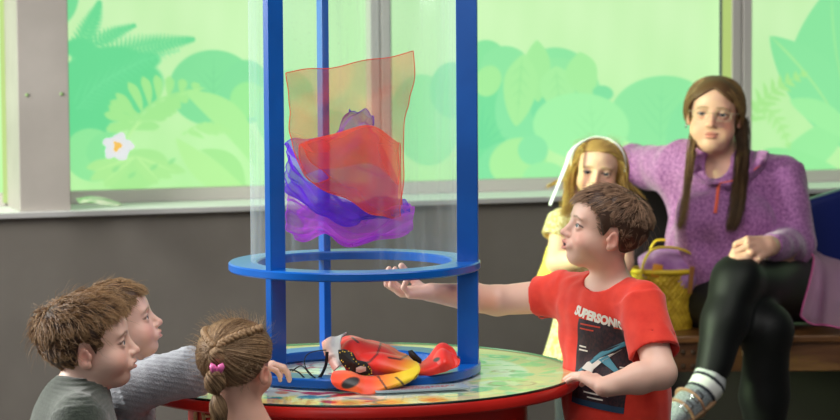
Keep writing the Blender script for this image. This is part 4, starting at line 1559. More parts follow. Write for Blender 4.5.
def short_hair(H, who, base, tone, comb, top=.045, side=.018, lift=.30, n=2300, seed=1, thick=.007, fly=120, shellc=None, clump=.6, jit=.16, fringe=1.0, tipc=None, wave=0, fadez=.035):
    c1, c2 = tone
    roots = H.scalp(n, lambda q: m_short(q) < -.002, seed)
    ln = lambda p: side + (top - side) * np.clip((p[:, 2] - fadez) / .035, 0, 1) * (1 + (fringe - 1) * np.clip((p[:, 1] - .03) / .04, 0, 1))
    pa = grow_hair(H, roots, comb, ln, 6, lift, jit, clump, 110, .006, .15, seed, wave)
    r2 = H.scalp(n // 3, lambda q: (m_short(q) < -.002) & (q[:, 2] > .03), seed + 7)
    c2o = A([.012, -.022, -.012])
    pb = grow_hair(H, r2, lambda p: comb(p + c2o), lambda p: ln(p) * 1.05, 6, lift * 1.5, jit * 1.4, .35, 90, .011, .1, seed + 2, wave)
    parts = [(pa, .0013 * H.s, c1, c2, tipc), (pb, .0010 * H.s, c1, c2, tipc)]
    if fly:
        r3 = H.scalp(fly, lambda q: (m_short(q) < -.01) & (q[:, 2] > .0), seed + 9)
        parts.append((grow_hair(H, r3, comb, lambda p: np.full(len(p), top * 1.1), 6, 1.2, .45, 0, 1, .012, .05, seed + 3), .00045 * H.s, c1, c2, tipc))
    sh = hair_shell(H, m_short, thick, seed, .0014, 150)
    return hair_obj('hair', H, parts, who, sh, shellc or [(a + b) / 2 * .8 for a, b in zip(c1, c2)])


def away(c):
    c = A(c, float)
    return lambda p: p - c


def neck(H, base, r=.041, low=.048): return [cap(H.w((0, -.022, -.058)), base, r * H.s, low * H.s, 'u', .022)]


# ------------------------------------------------------------------ boy in the red T-shirt
def red_boy():
    ye, pi = math.radians(9), math.radians(15)
    H = Head(P(603.5, 230, 5.58), (-math.cos(ye) * math.cos(pi), -math.sin(ye) * math.cos(pi), math.sin(pi)), (.03, 0, 1), .93, mouth=.0045, gaze=(.05, .95, .12))
    F_ = nrm(A([-.63, -.78, 0.])); fr = frame(F_); R_ = fr[:, 0]
    shR, shL = P(566, 295, 5.72), P(641, 303, 5.53)
    elR, wrR = P(497, 300.5, 5.80), P(431, 292.5, 5.70)
    elL, wrL = P(660.5, 373, 5.42), P(604, 387, 5.38)
    nb = P(612, 293, 5.62)
    ch, be, pe = P(608, 326, 5.63), P(616, 395, 5.63), P(620, 455, 5.63)
    tor_ = [cap(ch, be, .106, .100, 'u', .03, F_, .74), cap(be, pe, .100, .104, 'u', .03, F_, .80), cap(shR, shL, .040, .040, 'u', .035)]
    hr = hand(wrR, (-.97, -.08, .02), (.02, -.10, 1), .142, [[.62, .85, .55], [.55, .85, .6], [.68, .95, .6], [.85, 1.0, .6]], (.35, .75), True, .08, .3, .0195)
    hl = hand(wrL, P(572, 367, 5.47) - wrL, (-.38, .20, -1), .140, [[.42, .34, .2], [.40, .34, .2], [.42, .34, .2], [.46, .36, .2]], (.8, .1), False, .12, .3, .0195)
    body = H.prims() + neck(H, nb) + tor_ + arm(shR, elR, wrR, (.040, .0335, .031, .0205)) + arm(shL, elL, wrL, (.038, .034, .031, .0205)) + hr + hl
    o = person('person', body, .0024, lambda X: H.colour(X, lin_rgb(232, 188, 168), (206, 110, 104), (120, 88, 66), .55, .45),
               'child in a bright red printed T-shirt reaching under the blue ring of the tube', (pe[0], pe[1], 0), lo=(-9, -9, pe[2] - .05))
    H.eyes(o, lin(92, 110, 120))
    cr = A([.0, -.055, .085])
    def comb(p):
        d = p - cr
        return nrm(d) + A([.25, .35, -.15])
    short_hair(H, o, None, ((82, 58, 44), (164, 130, 104)), comb, .034, .009, .20, 3200, 3, .0065, 70, (70, 48, 36), .62, .10, 1.0, (176, 140, 112))
    # T-shirt
    G = .010
    sl1, h1 = sleeve(shR, P(538, 298, 5.757), .051, .0490, .0420, .03)
    sl2, h2 = sleeve(shL, P(655, 354, 5.46), .053, .0570, .0470, .03)
    hemz = pe[2] - .02
    sh = grow(tor_, G) + [cap(be, A([pe[0], pe[1], hemz - .1]), .116, .124, 'u', .03, F_, .80)] + sl1 + sl2
    sh += [cap(nb + A([0, 0, -.015]), H.w((0, -.022, -.062)), .056, .049, 's', .006), h1, h2, pln((0, 0, hemz), (0, 0, -1))]
    wr = sines(4, .0030, 42, 6, (1, 1, .55)); wr2 = sines(5, .0015, 110, 6, (1, 1, .6))
    # pulled folds running from the raised arm towards the hip
    q0 = P(575, 310, 5.66)
    def post(X):
        d = X - q0
        return wr(X) + wr2(X) + .0022 * np.sin(d @ A([60., 0, 85.])) * np.exp(-(d * d).sum(1) / .02)
    V, F = surface(sh, .0034, post=post)
    red = fabric('red_jersey', lin(222, 42, 22), lin(236, 58, 34), 30, .8, .12, 500, .25)
    s = mesh_np('t_shirt', V, F, red, o)
    m = MB()
    ctr = nb + A([-.004, 0, -.002]); nn = nrm(H.w((0, -.022, -.062)) - nb + A([-.02, -.028, 0]))
    bv = bvh_of(s)
    fr2 = frame(nn, F_)
    pts = []
    for a in np.linspace(0, 2 * math.pi, 60):
        d = fr2[:, 0] * math.cos(a) + fr2[:, 2] * math.sin(a)
        pts.append(ctr + d * .0555 + nn * (.004 if True else 0))
    m.tube(pts, .0065, 8, False, flat=.8); m.build('collar', red, s)
    # printed picture on the chest
    def org_at(px, py):
        d = nrm(P(px, py, 5) - CAMP)
        h = bv.ray_cast(Vector(CAMP), Vector(d))
        return A(h[0])
    navy_p = principled('print_navy', lin(30, 28, 42), .6); noise_color(navy_p, lin(22, 22, 34), lin(64, 36, 40), 26, 5, coords='Generated')
    white_p = principled('print_white', lin(232, 226, 214), .6); teal_p = principled('print_teal', lin(84, 150, 168), .6); dred_p = principled('print_rust', lin(190, 60, 36), .6)
    lx = -R_; up = A([0, 0, 1.])
    th = math.radians(-13)
    rx, ru = lx * math.cos(th) + up * math.sin(th), up * math.cos(th) - lx * math.sin(th)
    p0 = org_at(598, 318); p0 = p0 - F_ * (p0 @ F_) + F_ * (p0 @ F_)
    tv, tf = text_mesh('SUPERSONIC', .0265, .0016, 1.0)
    tv = [(x * .82, y - .009) for x, y in tv]
    print_on('printed_lettering', bv, tv, tf, p0, rx, ru, F_, white_p, s, .0016, smooth=False)
    p1 = org_at(602, 364)
    w_, h_ = .066, .098
    def grid(x0, x1, y0, y1, nx, ny, shear=0):
        xs, ys = np.meshgrid(np.linspace(x0, x1, nx), np.linspace(y0, y1, ny), indexing='ij')
        return list(zip((xs + shear * ys).ravel(), ys.ravel())), [list(f) for f in grid_faces(nx, ny)]
    v2, f2 = grid(-w_, w_, -h_, h_ * .92, 30, 40)
    rx2, ru2 = lx * math.cos(th * .55) + up * math.sin(th * .55), up * math.cos(th * .55) - lx * math.sin(th * .55)
    print_on('printed_panel', bv, v2, f2, p1, rx2, ru2, F_, navy_p, s, .0010)
    def poly(pts, mat, nm, lift):
        # fan-subdivided polygon
        pts = A(pts) ; c = pts.mean(0); V = [tuple(c)]; F = []
        n = len(pts); rings = 5
        for k in range(1, rings + 1):
            for q in pts: V.append(tuple(c + (q - c) * k / rings))
        for i in range(n): F.append([0, 1 + i, 1 + (i + 1) % n])
        for k in range(rings - 1):
            for i in range(n): F.append([1 + k * n + i, 1 + (k + 1) * n + i, 1 + (k + 1) * n + (i + 1) % n, 1 + k * n + (i + 1) % n])
        print_on(nm, bv, V, F, p1, rx2, ru2, F_, mat, s, lift)
    poly([(-.050, -.034), (-.010, .010), (.058, .056), (.060, .064), (.050, .062), (-.006, .026), (-.040, -.010), (-.056, -.026)], teal_p, 'printed_jet', .0018)
    poly([(-.046, -.018), (-.034, -.002), (.012, .022), (.040, .040), (.006, .012), (-.014, -.014), (-.022, -.046), (-.030, -.040), (-.030, -.020)], white_p, 'printed_wing', .0022)
    poly([(-.008, .008), (.034, -.012), (.040, -.006), (.010, .022)], teal_p, 'printed_wing', .0024)
    for (x0, y0, x1) in ((-.058, .080, -.010), (-.058, .070, -.024), (.018, .084, .058), (-.058, .030, -.040), (-.058, .022, -.036), (.040, .000, .060), (.040, -.010, .058), (-.030, -.066, .030), (-.020, -.076, .018)):
        v3, f3 = grid(x0, x1, y0 - .0016, y0 + .0016, 12, 2)
        print_on('printed_line', bv, v3, f3, p1, rx2, ru2, F_, dred_p if y0 > .06 else white_p, s, .0020)
    v3, f3 = grid(-w_, w_, -h_ * 1.0, -h_ * .86, 20, 4); print_on('printed_band', bv, v3, f3, p1, rx2, ru2, F_, principled('print_blue', lin(34, 66, 92), .6), s, .0016)
    for k in range(3):
        c = (w_ * 1.12, .030 - k * .034); v3, f3 = grid(c[0] - .006, c[0] + .006, c[1] - .006, c[1] + .006, 4, 4)
        print_on('printed_mark', bv, v3, f3, p1, rx2, ru2, F_, principled('print_pink', lin(238, 150, 130), .6), s, .0016)
    lower_body(o, A([pe[0], pe[1], .56]), F_, hemz + .03, fabric('dark_denim', lin(40, 46, 60), lin(52, 58, 74), 80), principled('trainer', lin(60, 60, 66), .6))
    return o


def lin_rgb(r, g, b):
    """sRGB triple kept for the per-vertex colour helpers"""
    return A([r, g, b], float)


# ------------------------------------------------------------------ boy in the dark green jumper (nearest, back towards the camera)
def green_boy():
    ya, pi = math.radians(4), math.radians(9)
    H = Head(P(90, 344.5, 5.10), (math.cos(ya) * math.cos(pi), math.sin(ya) * math.cos(pi), math.sin(pi)), (0, 0, 1), .970, gaze=(-.1, 1, -.05))
    F_ = nrm(A([math.cos(.35), math.sin(.35), 0])); R_ = frame(F_)[:, 0]
    nb = P(77, 401, 5.10); ch = P(75, 438, 5.07); be = P(76, 510, 5.07); pe = P(76, 570, 5.07)
    shR, shL = P(78, 418, 4.97), P(72, 413, 5.18)
    elR, wrR = P(84, 490, 4.89), P(122, 540, 4.97)
    elL, wrL = P(66, 480, 5.22), P(80, 540, 5.19)
    tor_ = [cap(ch, be, .100, .098, 'u', .03, F_, .76), cap(be, pe, .098, .100, 'u', .03, F_, .8), cap(shR, shL, .040, .040, 'u', .03), cap(nb, ch, .05, .07, 'u', .03)]
    body = H.prims() + neck(H, nb, .043, .052) + tor_ + arm(shR, elR, wrR) + arm(shL, elL, wrL)
    body += hand(wrR, (.75, .1, -.6), (-.3, .8, -.2), .115, .35, (.6, .4), True) + hand(wrL, (.75, .0, -.6), (-.3, -.8, -.2), .115, .35, (.6, .4), False)
    o = person('person', body, .0026, lambda X: H.colour(X, lin_rgb(228, 188, 170), (200, 116, 110), (110, 78, 56), .6, .35),
               'child with tousled brown hair in a dark green jumper, seen in profile', (pe[0], pe[1], 0), lo=(-9, -9, pe[2] - .05))
    H.eyes(o, lin(70, 80, 90))
    cr = A([.02, -.060, .075])
    def comb(p):
        d = nrm(p - cr)
        return d + A([.25, .45, -.2]) + .35 * np.stack([np.sin(p[:, 1] * 70 + p[:, 2] * 50), np.cos(p[:, 2] * 80), np.sin(p[:, 0] * 60)], 1)
    short_hair(H, o, None, ((62, 40, 26), (142, 102, 68)), comb, .046, .013, .34, 3000, 13, .0065, 330, (62, 40, 26), .72, .20, .45, (200, 162, 116), .002)
    kn = fabric('dark_green_knit', lin(48, 56, 48), lin(62, 71, 60), 90, .9, .5, 260, .4)
    hz = pe[2] - .02
    s1, h1 = sleeve(shR, elR, .054, .046, .02, .0); s2, h2 = sleeve(shL, elL, .054, .046, .02, 0)
    s3, h3 = sleeve(elR, wrR, .046, .034, .028, .03); s4, h4 = sleeve(elL, wrL, .046, .034, .028, .03)
    sh = grow(tor_, .012) + s1 + s2 + s3 + s4 + [cap(elR, elR, .045, .045), cap(elL, elL, .045, .045)]
    sh += [cap(nb + A([0, 0, -.012]), H.w((0, -.022, -.070)), .0565, .050, 's', .006), h3, h4, pln((0, 0, hz), (0, 0, -1))]
    w1 = sines(14, .0035, 36, 6)
    def rib(X): return w1(X) + .0007 * np.sin(X[:, 2] * 900)
    V, F = surface(sh, .0036, post=rib); s = mesh_np('jumper', V, F, kn, o)
    nn = nrm(H.w((0, -.022, -.062)) - nb); fr2 = frame(nn, F_); m = MB()
    m.tube([nb + nn * .002 + (fr2[:, 0] * math.cos(a) + fr2[:, 2] * math.sin(a)) * .058 for a in np.linspace(0, 6.2832, 50)], .008, 8, False); m.build('collar', kn, s)
    lower_body(o, A([pe[0], pe[1], .46]), F_, hz + .03, fabric('navy_joggers', lin(36, 40, 54), lin(48, 52, 66), 70), principled('grey_shoe', lin(90, 90, 96), .6), w=.058, legr=(.068, .052, .042))
    return o


# ------------------------------------------------------------------ boy in the grey jumper leaning on the table
def grey_boy():
    ya, pi = math.radians(4), math.radians(19)
    H = Head(P(119.5, 324, 5.40), (math.cos(ya) * math.cos(pi), math.sin(ya) * math.cos(pi), math.sin(pi)), (0, 0, 1), .88, gaze=(0, 1, .15))
    F_ = nrm(A([.95, .12, 0])); nb = P(114, 371, 5.40)
    ch, be, pe = P(112, 415, 5.31), P(110, 470, 5.31), P(108, 530, 5.31)
    shR, shL = P(132, 388, 5.22), P(118, 384, 5.50)
    elR, wrR = P(194, 371, 5.18), P(246, 369, 5.28)
    elL, wrL = P(176, 372, 5.52), P(212, 371, 5.52)
    tor_ = [cap(ch, be, .096, .096, 'u', .03, F_, .78), cap(be, pe, .096, .098, 'u', .03, F_, .8), cap(shR, shL, .040, .040, 'u', .03), cap(nb, ch, .05, .075, 'u', .03)]
    hr = hand(wrR, (.93, .35, .10), (.25, .12, -1), .120, [[.4, .6, .4], [.42, .6, .4], [.45, .6, .4], [.5, .65, .4]], (.9, .3), True, .12, .35, .018)
    body = H.prims() + neck(H, nb, .041, .050) + tor_ + arm(shR, elR, wrR, (.038, .032, .029, .0195)) + arm(shL, elL, wrL) + hr
    body += hand(wrL, (.95, -.1, .05), (.1, -.1, -1), .11, .3, (.8, .3), False)
    o = person('person', body, .0026, lambda X: H.colour(X, lin_rgb(230, 188, 170), (204, 120, 114), (124, 94, 66), .5, .45),
               'child in a grey ribbed jumper leaning on the red table and looking up', (pe[0], pe[1], 0), lo=(-9, -9, pe[2] - .05))
    H.eyes(o, lin(80, 90, 100))
    cr = A([0, -.06, .08])
    short_hair(H, o, None, ((84, 58, 38), (160, 122, 84)), lambda p: nrm(p - cr) + A([.1, .55, -.1]), .034, .016, .22, 2400, 23, .006, 110, (74, 50, 34), .6, .16, 1.0, (204, 170, 124), .001)
    kn = fabric('grey_rib_knit', lin(138, 142, 150), lin(158, 162, 170), 60, .9, .5, 300, .35)
    hz = pe[2] - .02
    s1, _h = sleeve(shR, elR, .052, .0465, .02, 0); s2, _h = sleeve(shL, elL, .050, .043, .02, 0)
    s3, h3 = sleeve(elR, P(239, 369.5, 5.274), .045, .033, .027, .03, .03); s4, h4 = sleeve(elL, P(206, 371, 5.52), .043, .032, .026, .03)
    sh = grow(tor_, .012) + s1 + s2 + s3 + s4 + [cap(elR, elR, .0465, .0465), cap(elL, elL, .042, .042)]
    sh += [cap(nb + A([0, 0, -.01]), H.w((0, -.022, -.07)), .055, .048, 's', .006), h3, h4, pln((0, 0, hz), (0, 0, -1))]
    w1 = sines(24, .0030, 44, 6)
    dA = nrm(elR - shR)
    def rib(X): return w1(X) + .0009 * np.sin((X @ A([.2, .3, 1.])) * 620)
    V, F = surface(sh, .0034, post=rib); s = mesh_np('jumper', V, F, kn, o)
    lower_body(o, A([pe[0], pe[1], .44]), F_, hz + .03, fabric('tan_trousers', lin(110, 98, 84), lin(124, 112, 98), 70), principled('white_shoe', lin(190, 190, 190), .6), w=.055, legr=(.064, .050, .040))
    return o


# ------------------------------------------------------------------ girl with braided hair, seen from behind
def braid_girl():
    yw_ = math.radians(24)
    H = Head(P(237, 364.5, 5.02), (math.sin(yw_), math.cos(yw_), .02), (0, 0, 1), .885, gaze=(0, 1, 0))
    F_ = nrm(A([.2, .98, 0])); R_ = frame(F_)[:, 0]
    nb = P(243, 421, 5.02); ch, be, pe = P(243, 462, 5.03), P(243, 520, 5.03), P(243, 570, 5.03)
    shR, shL = ch + R_ * .100 + A([0, 0, .030]), ch - R_ * .100 + A([0, 0, .030])
    elR, wrR = shR + A([.05, .03, -.16]), shR + A([.06, .13, -.19]); elL, wrL = shL + A([-.05, .03, -.16]), shL + A([-.03, .13, -.19])
    tor_ = [cap(ch, be, .088, .086, 'u', .03, F_, .78), cap(be, pe, .086, .094, 'u', .03, F_, .8), cap(shR, shL, .034, .034, 'u', .035), cap(nb, ch, .042, .06, 'u', .03)]
    body = H.prims() + neck(H, nb, .039, .044) + tor_ + arm(shR, elR, wrR, (.033, .028, .025, .018)) + arm(shL, elL, wrL, (.033, .028, .025, .018))
    body += hand(wrR, (.0, .8, -.1), (-.2, 0, -1), .105, .3, (.6, .3), True) + hand(wrL, (.0, .8, -.1), (.2, 0, -1), .105, .3, (.6, .3), False)
    o = person('person', body, .0026, lambda X: H.colour(X, lin_rgb(226, 176, 154), (200, 108, 102), (150, 116, 84), .5, .4),
               'small child seen from behind with braided hair and a pink bow clip', (pe[0], pe[1], 0), lo=(-9, -9, pe[2] - .05))
    H.eyes(o, lin(80, 100, 120))
    # where the tail is gathered: the back of the head
    tie = H.l(P(217, 349, 4.95)[None])[0]; tie = tie / np.linalg.norm(tie / A([.082, .096, .080])); 
    def zl(y): return np.interp(y, [-.11, -.05, -.03, -.012, .004, .02, .04, .06, .085], [-.060, -.058, -.030, .012, .006, .010, .036, .052, .058])
    def mk(q): return zl(q[:, 1]) - q[:, 2]
    t2 = tie
    c1, c2 = (112, 86, 62), (190, 156, 118)
    roots = H.scalp(2600, lambda q: mk(q) < -.001, 31)
    # strands run over the skull to the tie
    n = len(roots); seg = 9; tt = np.linspace(0, 1, seg + 1)
    pa = roots[:, None] * (1 - tt)[None, :, None] + t2[None, None] * tt[None, :, None]
    pa = pa.reshape(-1, 3)
    g = np.random.default_rng(3)
    c, r = H.cran[0]
    k = np.sqrt((((pa - c) / r) ** 2).sum(1))
    lift = np.repeat(g.uniform(.004, .0085, n), seg + 1)
    pa = c + (pa - c) / k[:, None] * (1 + lift / .08)[:, None]
    pa = pa.reshape(n, seg + 1, 3) + g.normal(size=(n, 1, 3)) * .0012 * np.sin(tt * 3.14)[None, :, None]
    parts = [(pa, .0012 * H.s, c1, c2, None)]
    fl = H.scalp(480, lambda q: (mk(q) < -.004) & ((q[:, 2] > .03) | (q[:, 1] < -.03)), 35)
    parts.append((grow_hair(H, fl, lambda p: nrm(p - A([0, .04, .02])) + A([0, -.3, .1]), lambda p: np.full(len(p), .045), 6, 1.3, .5, 0, 1, .012, -.05, 8), .00036, c1, (214, 186, 150), None))
    # wisps down the nape and before the ears
    na_ = H.scalp(160, lambda q: (mk(q) < 0) & (q[:, 2] < -.03), 36)
    parts.append((grow_hair(H, na_, lambda p: A([0, -.2, -1.]) + 0 * p, lambda p: np.full(len(p), .035), 5, .3, .35, 0, 1, .006, .3, 9), .0005, c1, c2, None))
    sh = hair_shell(H, mk, .006, 33, .001, 130)
    hob = hair_obj('hair', H, parts, o, sh, (104, 80, 58))

    def lock(path_local, rad, n_, seed, name, par, cols=(c1, c2), clumps=None, twist=0.0):
        """a bundle of strands along a path with the given radii"""
        gg = np.random.default_rng(seed); S_ = 22
        ctr = catmull(path_local, S_); rr = np.interp(np.linspace(0, 1, S_), np.linspace(0, 1, len(rad)), rad)
        if len(rad) > 3: rr = catmull([(x, 0, 0) for x in rad], S_)[:, 0]
        T = nrm(np.gradient(ctr, axis=0)); a = nrm(np.cross(T, A([.3, .2, .9]))); b = np.cross(T, a)
        th = gg.uniform(0, 6.283, n_); q = np.sqrt(gg.uniform(.25, 1, n_))
        tw = th[:, None] + twist * np.linspace(0, 1, S_)[None] + gg.normal(size=(n_, 1)) * .15 * np.linspace(-1, 1, S_)[None]
        paths = ctr[None] + (rr[None] * q[:, None])[..., None] * (np.cos(tw)[..., None] * a[None] + np.sin(tw)[..., None] * b[None])
        V, F = tubes(paths, .0013 * H.s, prof=lambda t: 1 - .3 * t)
        C = strand_cols(n_, S_ * 3, *cols, seed=seed)
        m = MB(); m.tube([H.w(p) for p in ctr], [max(.001, x * .86) * H.s for x in rr], 12)
        V0, F0 = A(m.V), m.F
        Vw = np.concatenate([H.wn(V), V0]); 
        FF = [list(f) for f in F] + [[i + len(V) for i in f] for f in F0]
        Ca = np.concatenate([C, np.tile(lin_np([x * .75 for x in cols[0]]), (len(V0), 1))])
        return mesh_np(name, Vw, FF, hair_m, par, True, Ca)
    def L_(px, py, Y): return H.l(P(px, py, Y)[None])[0]
    lock([L_(217, 348, 4.937), L_(216.5, 354, 4.925), L_(217, 361, 4.925), L_(217, 367, 4.935)], [.004, .0165, .017, .005], 240, 5, 'bubble', hob)
    lock([L_(217, 368, 4.935), L_(215.5, 376, 4.925), L_(215, 386, 4.925), L_(216, 393, 4.935)], [.005, .0215, .023, .005], 280, 6, 'bubble', hob)
    lock([L_(216, 394, 4.935), L_(217.5, 402, 4.930), L_(219, 412, 4.930), L_(221, 422, 4.94), L_(222, 430, 4.95)], [.005, .017, .0195, .012, .003], 260, 7, 'bubble', hob, twist=.8)
    for (px, py) in ((217, 348.5), (217, 367.5), (216, 393.5)):
        m = MB()
        cc = P(px, py, 4.934); m.tube([cc + .0062 * A([math.cos(a), math.sin(a), 0]) for a in np.linspace(0, 6.283, 20)], .0016, 6, False)
        m.build('elastic_tie', principled('clear_elastic', lin(150, 130, 120), .4), hob)
    # two plaits lying on the head
    def plait(pts, r_, nm):
        ctr = A([L_(*p) for p in pts]); c_, rc = H.cran[0]
        ctr = catmull(ctr, 40); kk = np.sqrt((((ctr - c_) / (rc + .0085)) ** 2).sum(1)); ctr = c_ + (ctr - c_) / kk[:, None]
        T = nrm(np.gradient(ctr, axis=0)); nn = nrm((ctr - c_) / rc ** 2); bb = np.cross(T, nn); m = MB()
        cols = []
        for i in range(11):
            for s_ in (-1, 1):
                f = (i + (.25 if s_ > 0 else .75)) / 11.5 * 39; j = int(f); p = ctr[j]
                a = p + bb[j] * s_ * r_ * 1.0 - T[j] * r_ * .9; b = p - bb[j] * s_ * r_ * .25 + T[j] * r_ * 1.0 + nn[j] * r_ * .35
                md = (a + b) / 2 + nn[j] * r_ * .55
                m.tube([H.w(x) for x in catmull([a, md, b], 7)], [x * r_ * H.s for x in (.25, .55, .72, .76, .7, .5, .2)], 8)
        C = np.tile(lin_np((158, 126, 92)), (len(m.V), 1)) * np.random.default_rng(4).uniform(.8, 1.1, (len(m.V), 1))
        return mesh_np(nm, m.V, m.F, hair_m, hob, True, C)
    plait([(263, 326, 5.0), (252, 329, 4.96), (238, 334, 4.94), (226, 341, 4.935), (218, 347, 4.935)], .0072, 'plait')
    plait([(203, 327, 5.02), (205, 334, 4.98), (209, 341, 4.95), (215, 347, 4.935)], .0062, 'plait')
    # pink bow clip
    pk = principled('pink_plastic', lin(236, 110, 176), .35); m = MB(); cb = P(217, 369, 4.893)
    for s_ in (-1, 1):
        m.tube([cb + A([s_ * x, -.002 * abs(x) / .01, z]) for x, z in ((.001, 0), (.005, .0015), (.010, .002), (.013, .001))], [.0035, .0075, .0105, .0050], 10)
    m.box(cb + A([0, -.003, 0]), (.0055, .006, .008), None, .001)
    m.build('hair_clip', pk, hob)
    pink = fabric('pale_pink_cotton', lin(226, 176, 176), lin(240, 200, 198), 40, .8, .2, 300)
    hz = pe[2] - .02
    sh = grow([tor_[0], tor_[1]], .009) + [cap(shR * .8 + ch * .2, shL * .8 + ch * .2, .043, .043, 'u', .03)]
    s1, h1 = sleeve(shR - R_ * .02, shR + A([.022, .01, -.05]), .046, .044, .039, .03); s2, h2 = sleeve(shL + R_ * .02, shL + A([-.022, .01, -.05]), .046, .044, .039, .03)
    sh += s1 + s2 + [ell(nb + A([0, 0, .012]), (.068, .062, .075), None, 's', .006), h1, h2, pln((0, 0, hz), (0, 0, -1))]
    V, F = surface(sh, .0036, post=sines(34, .0025, 40)); mesh_np('top', V, F, pink, o)
    lower_body(o, A([pe[0], pe[1], .44]), F_, hz + .03, fabric('grey_leggings', lin(90, 88, 98), lin(104, 102, 112), 70), principled('pink_shoe', lin(200, 130, 150), .6), w=.052, legr=(.060, .046, .037), name='leggings')
    return o
# ------------------------------------------------------------------ blonde girl standing by the bench
def zl_long(y): return np.interp(y, [-.11, -.05, -.02, .0, .018, .036, .055, .085], [-.075, -.075, -.06, -.05, -.020, .038, .060, .067])


def curtain(H, side_n, comb_pts, seed, n, spread, r0, seg=12, jit=.006):
    """n strands following a guide polyline (local), fanned sideways"""
    g = np.random.default_rng(seed)
    ctr = catmull(comb_pts, seg + 1)
    u = g.uniform(-1, 1, (n, 1, 1)); v = g.uniform(-1, 1, (n, 1, 1))
    t = np.linspace(0, 1, seg + 1)[None, :, None]
    off = A(spread[0])[None, None] * u + A(spread[1])[None, None] * v
    wob = g.normal(size=(n, 1, 3)) * jit * np.sin(t * 5 + g.uniform(0, 6.28, (n, 1, 1)))
    L = g.uniform(.85, 1.05, (n, 1, 1))
    base = ctr[None] + 0 * off
    return base + off * (.55 + .55 * t) * (1 - .35 * t ** 3) + wob + (ctr[-1] - ctr[-2])[None, None] * (L - 1) * t ** 4 * 6


